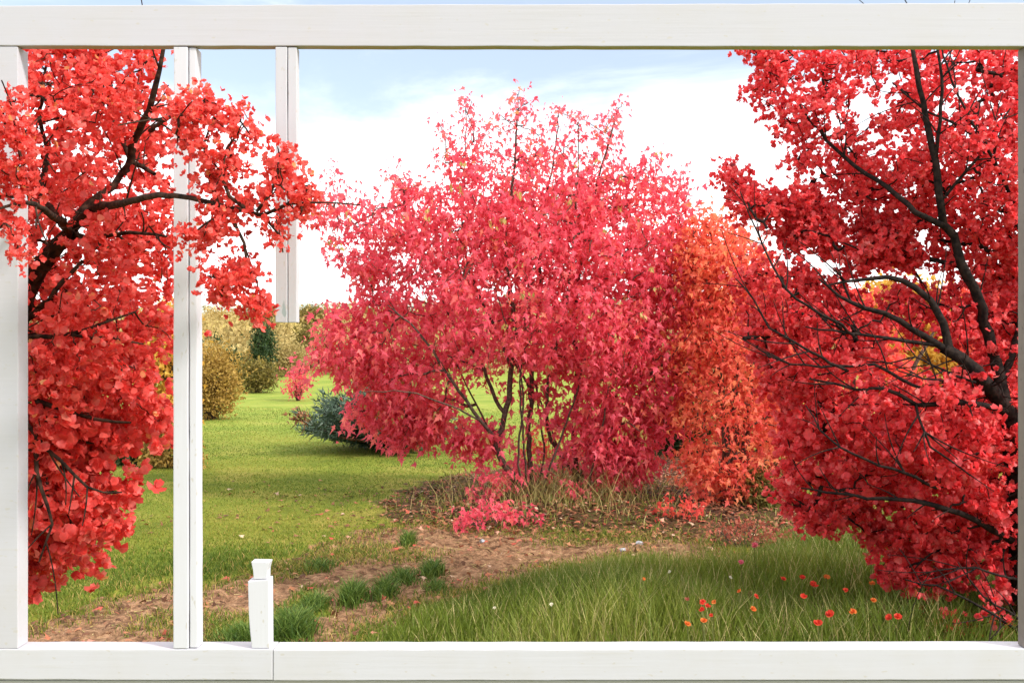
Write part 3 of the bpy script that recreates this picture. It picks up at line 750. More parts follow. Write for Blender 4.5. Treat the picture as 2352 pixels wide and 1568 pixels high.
    holes = [(1568 + a * .4, 78 + b * .4, c * .4, d * .4) for a, b, c, d in
             [(560, 1100, 85, 26), (700, 1275, 130, 46), (860, 1320, 90, 40), (480, 1110, 40, 20), (1100, 1425, 60, 45), (1320, 1190, 60, 32), (1440, 1390, 130, 50), (1090, 410, 95, 75), (1000, 270, 90, 55), (840, 500, 50, 70), (1500, 420, 75, 45),
              (1640, 280, 60, 70), (1200, 610, 40, 40), (740, 320, 40, 60), (840, 680, 35, 35), (980, 1190, 50, 40), (1060, 580, 30, 40), (1180, 220, 30, 25), (1880, 1050, 50, 40), (1540, 110, 45, 40), (1740, 460, 35, 55), (940, 1080, 60, 22), (550, 330, 30, 40)]]
    holes += [(2120, 830, 95, 52), (2000, 670, 32, 22)]
    out = []
    for poly, n, h, tm in ((upper, 1080, holes, .65), (bough, 330, holes, .35), (lower, 1600, holes + [(2215, 1385, 85, 45), (2275, 1428, 60, 30), (2120, 1375, 30, 26), (2010, 1275, 26, 18)], .7), (lowr, 30, [], .2)):
        p = sample_poly(poly, n, h, 8); out.append((p, depth_sample(p, poly, Yc, tm, .9)))
    for p, y in [((2180, 1420), -.3), ((2205, 1440), -.3), ((2150, 1455), -.3), ((2310, 1340), -.3), ((2330, 1360), -.2), ((2280, 1395), -.4), ((2255, 1345), -.5), ((2300, 1420), -.4)]:
        out.append((np.array([p], float), np.array([Yc + y])))
    P2 = np.concatenate([o[0] for o in out]); Y = np.concatenate([o[1] for o in out])
    C = px_world(P2, Y)
    sk = [(a, y, r) for a, y, r in t.sk2]
    def block(pos):      # no leaves sit directly on the thick visible limbs, on the side facing the window
        q = np.column_stack([1176 + pos[:, 0] * F / pos[:, 1], 784 - (pos[:, 2] - EYE) * F / pos[:, 1]])
        bad = np.zeros(len(pos), bool)
        for a, y, r in sk:
            if r < .0062: continue
            d = edge_dist(q, a[:max(2, int(len(a) * .75))], closed=False)
            bad |= (d < 8 + r * F / y) & (pos[:, 1] < y + .08) & (rng.random(len(pos)) < .82)
        return bad
    C, D = t.grow(C, .0024)
    t.wood(M['bark_dark'], root)
    b = Batch(); b.add(*rosettes(C, D, 9, .037, .0245, 6, big=lambda p: 1 + .3 * np.clip((1.75 - p[:, 2]) / .6, 0, 1), block=block)); b.build('crown', M['right'], root, smooth=True)
right_tree()

# ------------------------------------------------------------------ left coral tree (boughs reach out through the window)
def left_tree():
    root = empty('coral_tree', (-1.95, 3.3, float(terrain(-1.95, 3.3))))
    tag(root, 'coral red tree on the left whose boughs reach through the window and over its posts', 'tree')
    t = Tree(.05, .74)
    w = lambda x, y, z: (1176 + x * F / y, 784 - (z - EYE) * F / y, y)      # world -> (px, py, Y)
    t.limb([w(-1.95, 3.3, -.05), w(-1.90, 3.3, .7), w(-1.78, 3.28, 1.35), w(-1.6, 3.24, 1.66), (65, 655, 3.2), (110, 590, 3.15), (162, 535, 3.1)], .085, .030)
    t.limb([(160, 540, 3.1), (150, 515, 2.95), (110, 490, 2.72), (70, 465, 2.52), (30, 470, 2.40), (-5, 480, 2.35)], .018, .004)
    t.limb([(162, 535, 3.1), (230, 545, 3.05), (300, 535, 3.0), (390, 545, 2.9)], .012, .004)
    t.limb([(165, 530, 3.1), (215, 480, 3.0), (270, 470, 2.85), (330, 455, 2.62), (400, 448, 2.42), (440, 455, 2.38), (520, 470, 2.36), (600, 490, 2.36), (660, 470, 2.36), (715, 430, 2.38)], .019, .004)
    t.limb([(565, 480, 2.36), (530, 450, 2.34), (505, 400, 2.34), (520, 340, 2.35), (560, 290, 2.36)], .007, .002)
    t.limb([(500, 465, 2.36), (480, 400, 2.36), (470, 330, 2.37), (490, 270, 2.37)], .006, .002)
    t.limb([(590, 485, 2.36), (620, 450, 2.34), (640, 400, 2.34), (642, 355, 2.35)], .006, .002)
    t.limb([(520, 475, 2.36), (560, 560, 2.36), (570, 620, 2.37), (530, 670, 2.38)], .006, .002)
    t.limb([(560, 560, 2.36), (590, 640, 2.4), (600, 690, 2.42)], .003, .0015)
    t.limb([(600, 490, 2.36), (640, 540, 2.36), (650, 580, 2.37)], .005, .002)
    t.limb([(165, 532, 3.1), (200, 470, 3.2), (260, 430, 3.25), (300, 370, 3.25), (355, 400, 3.2)], .022, .008)
    t.limb([(290, 400, 3.25), (310, 330, 3.2), (340, 250, 3.1), (365, 160, 3.05), (388, 60, 3.0)], .020, .006)
    t.limb([(300, 370, 3.25), (260, 270, 3.3), (230, 190, 3.3), (200, 70, 3.3)], .011, .005)
    t.limb([(345, 300, 3.1), (370, 280, 2.8), (395, 265, 2.5), (430, 250, 2.40), (465, 240, 2.38), (480, 215, 2.38)], .010, .003)
    t.limb([(230, 190, 3.3), (200, 230, 3.15), (150, 265, 3.1), (100, 280, 3.1)], .008, .004)
    t.limb([(160, 540, 3.12), (120, 480, 3.3), (90, 440, 3.4), (110, 360, 3.5), (90, 260, 3.5), (110, 130, 3.5)], .018, .005)
    t.limb([(70, 470, 2.52), (50, 380, 2.44), (30, 280, 2.42), (28, 235, 2.42)], .007, .002)
    t.limb([(60, 735, 3.25), (110, 690, 3.05), (150, 640, 3.0), (190, 600, 3.0)], .016, .008)
    t.limb([(20, 760, 3.2), (60, 735, 3.25)], .02, .016)
    t.limb([(-60, 800, 3.25), (20, 790, 3.1), (80, 773, 2.98), (165, 768, 2.95), (240, 740, 2.95), (300, 720, 3.0)], .016, .004)
    t.limb([(165, 768, 2.95), (210, 775, 2.95), (250, 770, 2.98), (330, 790, 3.0)], .008, .003)
    t.limb([(-80, 860, 3.3), (20, 900, 3.2), (120, 930, 3.1), (220, 960, 3.05), (300, 970, 3.0)], .018, .004)
    t.limb([(20, 900, 3.2), (80, 1000, 3.0), (140, 1060, 2.95), (200, 1120, 2.9), (280, 1130, 2.9)], .012, .003)
    t.limb([(80, 1000, 3.0), (95, 1120, 2.95), (120, 1200, 2.92), (90, 1290, 2.9)], .010, .003)
    t.limb([(-1 * 60, 800, 3.25), (-150, 760, 3.3)], .02, .03)
    t.fork(4, (.06, .2), .003)
    main = [(-300, 90), (100, 75), (420, 85), (412, 110), (410, 240), (385, 285), (408, 330), (412, 520), (405, 690), (398, 860), (400, 930), (385, 985), (340, 1010), (265, 1012), (248, 1070), (205, 1098), (240, 1110), (285, 1085), (305, 1110), (285, 1170),
            (265, 1235), (225, 1245), (190, 1285), (150, 1290), (140, 1235), (118, 1250), (115, 1330), (70, 1355), (20, 1330), (-60, 1150), (-300, 1050)]
    holes = [(222, 335, 24, 28), (292, 425, 26, 50), (255, 372, 55, 16), (338, 632, 24, 26), (367, 405, 22, 20), (372, 185, 34, 70), (388, 270, 20, 34), (280, 140, 26, 26), (300, 360, 60, 10), (350, 470, 20, 14), (370, 700, 40, 24), (372, 860, 22, 90)]
    p = sample_poly(main, 1450, holes, 5)
    y = np.maximum(depth_sample(p, main, 3.3, .55, 1.2), 2.84)
    out = [(p, y)]
    front = [(392, 185), (400, 210), (430, 225), (480, 220), (495, 250), (500, 290), (520, 250), (535, 300), (560, 260), (605, 300), (590, 340), (560, 380), (545, 440), (600, 420), (630, 350), (650, 345), (660, 400), (655, 440), (690, 420), (735, 415), (720, 430), (700, 500),
             (660, 520), (655, 585), (630, 590), (625, 540), (560, 520), (520, 545), (530, 600), (590, 590), (588, 640), (520, 690), (470, 650), (465, 560), (430, 560), (410, 555), (400, 400), (395, 300)]
    fh = [(560, 330, 26, 34), (600, 400, 24, 40), (545, 560, 18, 26), (615, 560, 14, 30), (575, 500, 14, 10), (660, 480, 12, 14), (500, 330, 14, 40), (470, 300, 14, 14), (475, 420, 10, 30), (530, 430, 12, 26), (600, 470, 16, 12), (430, 390, 30, 30), (440, 500, 26, 12), (505, 600, 22, 24), (430, 440, 25, 12)]
    p = sample_poly(front, 150, fh, 7); out.append((p, 2.37 + rng.uniform(-.09, .09, len(p))))
    sp = [(590, 702, 22, 22, 15), (505, 680, 14, 12, 6), (555, 290, 15, 28, 8), (510, 285, 10, 26, 6), (645, 390, 12, 34, 9), (28, 250, 12, 20, 5), (690, 460, 16, 22, 8), (40, 570, 16, 18, 7), (20, 520, 18, 22, 6), (470, 240, 14, 12, 6), (700, 430, 10, 8, 3)]
    for cx, cy, rx, ry, n in sp:
        out.append((np.column_stack([rng.normal(cx, rx * .6, n), rng.normal(cy, ry * .6, n)]), 2.38 + rng.uniform(-.05, .05, n)))
    fl = [(-60, 300), (5, 262), (28, 228), (55, 262), (70, 330), (90, 420), (60, 450), (-60, 460)]
    p = sample_poly(fl, 70, [(30, 355, 20, 32)]); out.append((p, 2.42 + rng.uniform(-.07, .05, len(p))))
    P2 = np.concatenate([o[0] for o in out]); Y = np.concatenate([o[1] for o in out])
    C = px_world(P2, Y)
    sk = list(t.sk2)
    def block(pos):
        q = np.column_stack([1176 + pos[:, 0] * F / pos[:, 1], 784 - (pos[:, 2] - EYE) * F / pos[:, 1]])
        bad = (pos[:, 1] > 2.49) & (pos[:, 1] < 2.79)                    # the window frame itself is in the way there
        for a, y, r in sk:
            if r < .006: continue
            d = edge_dist(q, a, closed=False)
            bad |= (d < 8 + r * F / y) & (pos[:, 1] < y + .1) & (pos[:, 1] > 2.6) & (rng.random(len(pos)) < .9)
        return bad
    C, D = t.grow(C, .0016)
    # keep twigs that would cut through the frame out of it
    def clear(P):
        q = np.linspace(0, 1, 12)[:, None]
        pts = np.vstack([P[i] + (P[i + 1] - P[i]) * q for i in range(len(P) - 1)])
        px = 1176 + pts[:, 0] * F / pts[:, 1]
        hit = (pts[:, 1] > 2.58) & (pts[:, 1] < 2.76) & ((px < 66) | ((px > 392) & (px < 470)) | ((px > 628) & (px < 692)))
        return not hit.any()
    t.twigs = [tw for tw in t.twigs if clear(tw[0])]
    t.wood(M['bark_left'], root)
    big = lambda p: np.where(p[:, 1] < 2.6, .84, np.where(p[:, 2] < 1.35, 1.6, 1.0 + .25 * np.clip((1.9 - p[:, 2]) / .6, 0, 1)))
    fr = C[:, 1] < 2.62
    b = Batch()
    b.add(*rosettes(C[~fr], D[~fr], 10, .036, .0195, 6, big=big, block=block))
    b.add(*rosettes(C[fr], D[fr], 8, .018, .0155, 5, big=big, block=block))
    b.build('crown', M['left'], root, smooth=True)
left_tree()

# ------------------------------------------------------------------ trees and shrubs behind
def poly_tree(name, label, cat, poly, Yc, base, n, per, spread, size, mat, tmax=1.2, holes=(), limbs=(), tpl=MAPLE, drop=.8, group=None, bark='bark_grey', rt=.004, r0=.05):
    bw = W(base[0], base[1], Yc)
    z0 = float(terrain(bw[0], Yc))
    root = empty(name, (bw[0], Yc, z0)); tag(root, label, cat, group)
    t = Tree(.15)
    gp = 784 + (EYE - z0 + .04) * F / Yc
    for L in limbs or [[(base[0] + dx * .15, gp, 0), (base[0] + dx * .5, base[1] - (base[1] - np.min(np.array(poly)[:, 1])) * .4, 0), (base[0] + dx, base[1] - (base[1] - np.min(np.array(poly)[:, 1])) * .8, 0)] for dx in (-.25 * np.ptp(np.array(poly)[:, 0]), 0, .25 * np.ptp(np.array(poly)[:, 0]))]:
        t.limb([(a, b, Yc + c) for a, b, c in L], r0, r0 * .2)
    p = sample_poly(poly, n, holes)
    C = px_world(p, depth_sample(p, poly, Yc, tmax, .8))
    C = C[C[:, 2] > terrain(C[:, 0], C[:, 1]) + .03]
    C, D = t.grow(C, rt)
    t.wood(M[bark], root)
    b = Batch(); b.add(*hanging(C, per, spread, size, tpl=tpl, drop=drop)); b.build('crown', M[mat], root)
    return root

poly_tree('orange_maple', 'orange leaved shrub maple right of the crimson maple, bright against the sky', 'tree',
          [(1572, 600), (1590, 520), (1615, 485), (1640, 510), (1665, 510), (1700, 540), (1740, 560), (1775, 610), (1800, 720), (1830, 850), (1810, 980), (1770, 1050), (1720, 1100), (1685, 1160), (1650, 1205), (1618, 1185), (1605, 1110), (1570, 1050), (1600, 1000), (1555, 950), (1580, 880), (1550, 790), (1585, 720)],
          9.55, (1690, 1150), 600, 20, .10, .066, 'orange', .9, [(1655, 985, 26, 34), (1700, 1050, 44, 15), (1640, 900, 18, 13), (1720, 900, 22, 16), (1612, 770, 14, 24), (1690, 800, 20, 14), (1650, 1105, 16, 20), (1600, 640, 12, 16), (1740, 980, 18, 26)])
poly_tree('red_maple', 'tall red orange maple standing behind the right scarlet tree', 'tree',
          [(1640, 800), (1660, 700), (1720, 640), (1800, 640), (1880, 650), (1960, 670), (2000, 700), (2050, 760), (2030, 800), (2060, 860), (2180, 900), (2300, 900), (2450, 860), (2450, 1150), (2200, 1180), (1950, 1180), (1830, 1110), (1740, 1100), (1650, 980)],
          12.5, (1960, 1100), 560, 16, .14, .12, 'redorange', 1.3)
poly_tree('red_maple', 'broad red maple farthest right, seen through the gaps of the scarlet tree', 'tree',
          [(2190, 700), (2260, 640), (2400, 620), (2550, 650), (2600, 900), (2500, 1100), (2260, 1000), (2220, 850)],
          14.5, (2390, 1040), 380, 14, .16, .13, 'redorange', 1.4)
poly_tree('yellow_tree', 'yellow leaved tree glimpsed between the dark limbs of the scarlet tree', 'tree',
          [(1960, 700), (2010, 660), (2080, 645), (2160, 670), (2240, 720), (2290, 800), (2290, 900), (2200, 950), (2080, 930), (2000, 860)],
          17.5, (2120, 980), 330, 14, .2, .15, 'yellow', 1.5)
poly_tree('autumn_tree', 'small yellow and orange tree behind the coral tree, left of the tall post', 'tree',
          [(315, 760), (335, 720), (375, 690), (410, 700), (432, 760), (430, 860), (415, 960), (355, 970), (320, 900)], 15.0, (395, 1010), 190, 14, .13, .10, 'yellow', .8)
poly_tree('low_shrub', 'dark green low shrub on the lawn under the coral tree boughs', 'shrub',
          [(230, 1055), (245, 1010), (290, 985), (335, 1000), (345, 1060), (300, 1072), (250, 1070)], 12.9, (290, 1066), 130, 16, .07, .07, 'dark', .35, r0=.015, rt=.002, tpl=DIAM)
poly_tree('low_shrub', 'golden low shrub on the lawn just left of the tall post', 'shrub',
          [(322, 1060), (330, 1005), (360, 960), (410, 950), (450, 980), (455, 1060), (400, 1075)], 12.6, (390, 1070), 170, 16, .07, .065, 'golden', .4, r0=.015, rt=.002, tpl=DIAM)

def bush(name, px0, px1, pyt, pyb, Y, mat, label, cat='shrub', n=420, per=9, size=None, top=1.0, group=None, lean=0):
    """rounded shrub standing on the ground: many twigs and small leaves, lumpy outline"""
    cx = ((px0 + px1) / 2 - 1176) * Y / F; rx = (px1 - px0) / 2 * Y / F
    z0 = float(terrain(cx, Y)); zt = EYE + (784 - pyt) * Y / F; H = max(zt - z0, .2)
    root = empty(name, (cx, Y, z0)); tag(root, label, cat, group)
    u = unit(n); u[:, 2] = np.abs(u[:, 2]) if top == 1.0 else u[:, 2]
    lump = 1 + .16 * np.sin(u[:, 0] * 5 + Y) * np.sin(u[:, 2] * 6 + 1) + .10 * rng.normal(size=n)
    rr = rng.random(n) ** .38 * lump
    sh = np.array([rx, rx, H / 2])
    C = np.array([cx, Y, z0 + H / 2]) + norm(rng.normal(size=(n, 3))) * rr[:, None] * sh
    C[:, 2] = np.maximum(C[:, 2], z0 + .04)
    C[:, 0] += lean * (C[:, 2] - z0)
    tb = Tubes()
    for k in range(0, n, max(1, n // 40)):
        b0 = np.array([cx + (C[k, 0] - cx) * .12, Y + (C[k, 1] - Y) * .12, z0 - .03])
        tb.add(np.vstack([b0, b0 + (C[k] - b0) * .5 + (0, 0, .05 * H), C[k]]), np.array([.02, .012, .004]) * max(.5, H / 2), 5)
    tb.build('stems', M['bark_grey'], root)
    s = size or .06 * max(rx, .5)
    b = Batch(); b.add(*hanging(C, per, s * 1.3, s, tpl=DIAM, drop=-.3)); b.build('foliage', M[mat], root)
    return root
bush('golden_shrub', 418, 548, 792, 962, 20.5, 'golden', 'big rounded golden shrub on the lawn beside the tall post', n=900, per=10, size=.075)
bush('olive_shrub', 545, 632, 828, 902, 31.0, 'olive', 'olive brown rounded shrub at the far edge of the lawn', n=500, size=.10)
bush('dark_shrub', 520, 562, 800, 884, 36, 'dark', 'dark green shrub between the golden and the olive shrub', n=260, size=.10, lean=-.15)
bush('columnar_cypress', 584, 604, 742, 846, 42, 'dark', 'slim dark cypress, the left one of a pair beyond the lawn', 'tree', n=300, size=.12, group='pair of dark cypresses')
bush('columnar_cypress', 604, 624, 738, 846, 43, 'dark', 'slim dark cypress, the right one of a pair beyond the lawn', 'tree', n=300, size=.12, group='pair of dark cypresses')
bush('dark_shrub', 470, 512, 775, 812, 62, 'dark', 'small dark green bush half way up the ochre hillside', n=160, size=.16)
bush('dark_shrub', 680, 732, 745, 812, 52, 'olive', 'dark olive bush on the hillside left of the maple', n=280, size=.16)
bush('field_shrub', 625, 700, 790, 880, 46, 'scrub', 'ochre shrub at the lawn end below the hanging post', n=420, size=.15)
bush('field_shrub', 548, 600, 810, 870, 44, 'golden', 'small golden brown shrub in front of the cypresses', n=220, size=.13)
bush('red_shrub', 665, 704, 838, 905, 27, 'maple', 'small red shrub on the lawn left of the maple', n=90, per=8, size=.10)
bush('field_tree', 682, 752, 705, 760, 110, 'olive', 'bare looking tree on the ridge right of the hanging post', 'tree', n=520, size=.24)
bush('field_tree', 560, 640, 700, 752, 120, 'olive', 'olive tree on the ridge behind the hanging post', 'tree', n=520, size=.24)
bush('field_tree', 470, 560, 722, 750, 140, 'golden', 'low golden thicket on the ridge above the ochre hillside', 'tree', n=520, size=.26)

def hillside():
    b = Batch()
    n = 1500
    Y = 47 * (175 / 47) ** rng.random(n); X = -.62 * Y + rng.random(n) * 1.3 * Y
    s = (.45 + .9 * rng.random(n)) * (1 + .004 * Y)
    scrub_tone = rng.random(n)  # random tone of each scrub clump
    m = 64
    C = np.repeat(np.column_stack([X, Y, terrain(X, Y)]), m, 0)
    u = norm(rng.normal(size=(n * m, 3))) * (rng.random(n * m) ** .4)[:, None]
    u[:, 2] = np.abs(u[:, 2])
    C = C + u * np.repeat(s, m)[:, None] * np.array([1, 1, 1.25])
    V, Fc, T = instance(*DIAM, C, unit(n * m, .8), unit(n * m), np.repeat(s, m) * .27, np.clip(np.repeat(scrub_tone, m) * .65 + .35 * rng.random(n * m), 0, 1))
    b.add(V, Fc, T)
    tag(b.build('hillside_scrub', M['scrub']), kind='stuff')
hillside()

# low blue-green spruce with a broken dead branch on its lawn side
def spruce():
    Y = 14.6; c = W(893, 1026, Y); z0 = float(terrain(c[0], Y))
    root = empty('low_spruce', (c[0], Y, z0))
    tag(root, 'low spreading blue green spruce on the lawn behind the maple', 'conifer')
    tb = Tubes(); b = Batch()
    n = 190
    az = rng.random(n) * 2 * math.pi; el = rng.random(n) ** 1.1 * 1.15
    Ls = (.62 + .45 * rng.random(n)) * np.where(np.cos(az) < 0, 1.35, .95)
    for k in range(n):
        d = np.array([math.cos(az[k]) * math.cos(el[k]), math.sin(az[k]) * math.cos(el[k]), .50 * math.sin(el[k]) + .04])
        b0 = np.array([c[0], Y, z0 + .05 + .15 * rng.random()])
        P = np.array([b0 + d * Ls[k] * t + np.array([0, 0, .10 * Ls[k] * t * t]) for t in np.linspace(0, 1, 7)])
        tb.add(P, np.linspace(.012, .004, 7), 4)
        for t in np.linspace(.25, 1, 11):
            q = b0 + d * Ls[k] * t + np.array([0, 0, .10 * Ls[k] * t * t])
            m = 18
            sd = norm(unit(m) + d * .9 + np.array([0, 0, .25])); pos = q + rng.normal(0, .035, (m, 3))
            b.add(*instance(*NEEDLE, pos, sd, unit(m), .075 + .06 * rng.random(m), np.clip(.1 + .55 * t * rng.random(m) + .35 * rng.random(m), 0, 1), np.full(m, 2.2)))
    tb.build('stems', M['bark_dark'], root)
    b.build('foliage', M['spruce'], root)
    root = empty('dead_branch', tuple(W(735, 985, 14.0)))
    tag(root, 'brown broken branch with a withered tip sticking out beside the low spruce', 'branch')
    tb = Tubes()
    tb.add(smooth_path([W(835, 1012, 14.1), W(780, 1003, 13.9), W(730, 980, 13.8), W(690, 965, 13.8), W(664, 962, 13.8)], .1), np.linspace(.022, .010, len(smooth_path([W(835, 1012, 14.1), W(780, 1003, 13.9), W(730, 980, 13.8), W(690, 965, 13.8), W(664, 962, 13.8)], .1))), 6, .1)
    for a, e in (((690, 965), (686, 932)), ((700, 968), (672, 948)), ((715, 975), (705, 945)), ((680, 964), (668, 985)), ((700, 970), (690, 1000))):
        tb.add(np.vstack([W(*a, 13.8), W((a[0] + e[0]) / 2 + 4, (a[1] + e[1]) / 2, 13.75), W(*e, 13.7)]), [.010, .008, .004], 5)
    tb.build('wood', M['dead_wood'], root)
    C = np.array([W(686, 948, 13.75), W(678, 955, 13.75), W(695, 958, 13.72), W(672, 960, 13.75), W(690, 940, 13.75), W(702, 962, 13.75)])
    b = Batch(); b.add(*hanging(C, 9, .04, .07, tpl=MAPLE, drop=.2)); b.build('withered_leaves', M['litter'], root)
spruce()

# dark understorey behind the maple on the right
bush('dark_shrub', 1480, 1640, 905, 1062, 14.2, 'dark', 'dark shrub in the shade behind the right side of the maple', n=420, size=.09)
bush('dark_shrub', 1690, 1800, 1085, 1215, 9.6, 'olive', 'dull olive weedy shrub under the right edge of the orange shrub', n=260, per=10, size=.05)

# ------------------------------------------------------------------ flowers, dry stalks, stone
def flower(px, py, size, mat, label, pet=6, stemh=.22):
    Y = max((EYE - .36) * F / (py - 784.0), 4.4)
    size *= .78
    p = W(px, py, Y); z0 = float(terrain(p[0], Y))
    e = empty('wild_flower', (p[0], Y, z0)); tag(e, label, 'flower', 'small wild flowers in the tall grass')
    tb = Tubes(); k = rng.normal(0, .03, 2)
    P = np.array([(p[0] + k[0] * (1 - t), Y + k[1] * (1 - t), z0 + (p[2] - z0) * t) for t in np.linspace(0, 1, 5)])
    P[2, 0] += .01
    tb.add(P, np.linspace(.0028, .002, 5), 5); tb.build('stem', M['dry_blade'] if rng.random() < .3 else M['stem'], e)
    n = pet + 6
    ax = norm(np.array([[rng.normal(0, .3), -.5, .8]]))
    ax = np.repeat(ax, n, 0); t = unit(n); rad = norm(t - ax * (t * ax).sum(1, keepdims=True))
    el = np.where(np.arange(n) < pet, .3, .95); d = norm(rad * np.cos(el)[:, None] + ax * np.sin(el)[:, None]); nr = norm(ax * np.cos(el)[:, None] - rad * np.sin(el)[:, None])
    b = Batch(); b.add(*instance(*ROUND, np.repeat(p[None], n, 0), d, nr, np.full(n, size) * np.where(np.arange(n) < pet, 1, .8), None, np.full(n, 1.35))); b.build('bloom', M[mat], e, smooth=True)
FL = 'red wild flower on a thin stem in the tall grass'
for px, py, s, mt, lb in [
    (1614, 1384, .026, 'poppy', 'topmost red bloom of the tight flower cluster right of the dry stalks'),
    (1626, 1392, .022, 'poppy', 'centre red bloom of the tight flower cluster right of the dry stalks'),
    (1641, 1383, .020, 'opoppy', 'orange red bloom at the upper right of the tight flower cluster'),
    (1612, 1400, .022, 'poppy', 'left lower red bloom of the tight flower cluster right of the dry stalks'),
    (1617, 1425, .024, 'opoppy', 'orange red bloom just under the tight flower cluster'),
    (1634, 1413, .016, 'poppy', 'tiny red bloom low at the right of the tight flower cluster'),
    (1578, 1433, .024, 'opoppy', 'orange flower with pale stem near the sill, left of the flower cluster'),
    (1578, 1376, .018, 'pinkish', 'faded dusty flower above the orange one, left of the flower cluster'),
    (1729, 1399, .024, 'opoppy', 'orange flower, lower of two standing one above the other in the grass'),
    (1737, 1370, .022, 'poppy', 'red flower, upper of two standing one above the other in the grass'),
    (1698, 1357, .018, 'opoppy', 'small orange flower left of the upright pair in the grass'),
    (1798, 1329, .024, 'poppy', 'red flower in open grass left of the largest crimson bloom'),
    (1843, 1326, .024, 'poppy', 'flat red flower just behind the largest crimson bloom'),
    (1870, 1343, .034, 'poppy', 'largest crimson bloom in the open grass, on a tall pale stem'),
    (1846, 1370, .026, 'poppy', 'double red bloom below the largest crimson bloom'),
    (1899, 1326, .026, 'opoppy', 'orange red flower right of the largest crimson bloom'),
    (1907, 1411, .032, 'poppy', 'large red flower near the sill in the grass below the scarlet tree'),
    (1879, 1431, .030, 'poppy', 'red flower closest to the sill left of the large red one'),
    (1958, 1406, .028, 'opoppy', 'orange red flower right of the large one near the sill'),
    (1942, 1356, .022, 'poppy', 'red flower in grass midway between the sill and the scarlet leaves'),
    (2003, 1340, .024, 'opoppy', 'bright orange flower under the hanging scarlet leaves'),
    (2006, 1379, .022, 'opoppy', 'small orange flower below the bright orange one at the scarlet leaves'),
    (1733, 1253, .034, 'ppoppy', 'lone pinkish red bloom beside the dusty pink bushes'),
    (1702, 1292, .026, 'ppoppy', 'pale pink bloom at the edge of the bare dirt'),
    (1478, 1330, .018, 'opoppy', 'tiny orange bud above the dry stalks'),
    (1537, 1313, .016, 'wpetal', 'cream flower at the back of the grass behind the dry stalks'),
    (1677, 1326, .016, 'wpetal', 'small white flower in the middle of the tall grass'),
    (1267, 1389, .017, 'wpetal', 'small white flower by the front left part of the tall grass'),
    (1136, 1396, .013, 'wpetal', 'tiny white flower at the left end of the tall grass'),
    (2043, 1418, .026, 'poppy', 'red flower at the low tips of the scarlet tree'),
    (2062, 1417, .028, 'poppy', 'red flower right beside another at the low tips of the scarlet tree')]:
    flower(px, py, s, mt, lb)

def stalk(x0, y0, x1, y1, Y, label, head=True):
    a = W(x0, y0, Y); z0 = float(terrain(a[0], Y)); b_ = W(x1, y1, Y - .05)
    foot = np.array([a[0] + (a[0] - b_[0]) * .15, Y, z0 - .01])
    e = empty('dry_stalk', tuple(foot)); tag(e, label, 'stalk', 'dry straw stalks in the tall grass')
    tb = Tubes(); tb.add(smooth_path([foot, a, (a + b_) / 2 + (.004, 0, 0), b_], .05), .0048, 5); tb.build('stem', M['dry_blade'], e)
    n = 22; t = rng.random(n); pos = b_ + (b_ - a) * (t[:, None] * .10)
    b = Batch(); b.add(*instance(*DIAM, pos, norm(unit(n) * .5 + norm((b_ - a)[None])), unit(n), .018 + .012 * rng.random(n))); b.build('seed_head', M['dry_blade'], e)
stalk(1522, 1470, 1496, 1352, 5.5, 'longest dry stalk of the straw V, leaning left')
stalk(1530, 1466, 1552, 1370, 5.55, 'right hand dry stalk of the straw V, leaning right')
stalk(1505, 1468, 1490, 1402, 5.45, 'short dry stalk left of the straw V')
stalk(1580, 1472, 1594, 1430, 5.4, 'short bent dry stalk below the orange flower')
stalk(1712, 1466, 1722, 1372, 5.5, 'thin green gold stalk under the two stacked flowers')
stalk(1430, 1472, 1428, 1390, 5.45, 'upright straw stalk left of the straw V')
stalk(1452, 1470, 1458, 1428, 5.4, 'short upright straw stalk near the straw V')
stalk(1876, 1440, 1868, 1350, 5.6, 'tall pale straw stalk holding by the largest crimson bloom')
stalk(1803, 1360, 1806, 1295, 6.4, 'pale seed stalk standing behind the flowers in the grass')
stalk(1985, 1440, 1980, 1380, 5.7, 'faint straw stalk below the bright orange flower')
stalk(1375, 1475, 1372, 1425, 5.4, 'low straw stalk at the left of the tall grass')

def stone(px, py, r, label):
    x, y = G(px, py); bm = bmesh.new(); bmesh.ops.create_icosphere(bm, subdivisions=3, radius=r)
    for v in bm.verts:
        n = v.co.normalized(); k = 1 + .18 * math.sin(n.x * 4 + px) * math.cos(n.y * 3) + .1 * math.sin(n.z * 7 + n.x * 5)
        v.co = Vector((v.co.x * 1.3 * k, v.co.y * k, v.co.z * .65 * k))
    me = bpy.data.meshes.new('stone'); bm.to_mesh(me); bm.free()
    for p in me.polygons: p.use_smooth = True
    o = link('stone', me, M['stone']); o.location = (x, y, float(terrain(x, y)) + r * .3); o.rotation_euler = (0, 0, px)
    tag(o, label, 'stone', 'pale stones on the dirt')
stone(1469, 1249, .028, 'small white stone on the dirt right of the maple')
stone(1430, 1262, .022, 'grey pebble on the dirt near the white stone')
stone(1108, 1245, .022, 'pale flat stone on the dirt below the low crimson sprout')

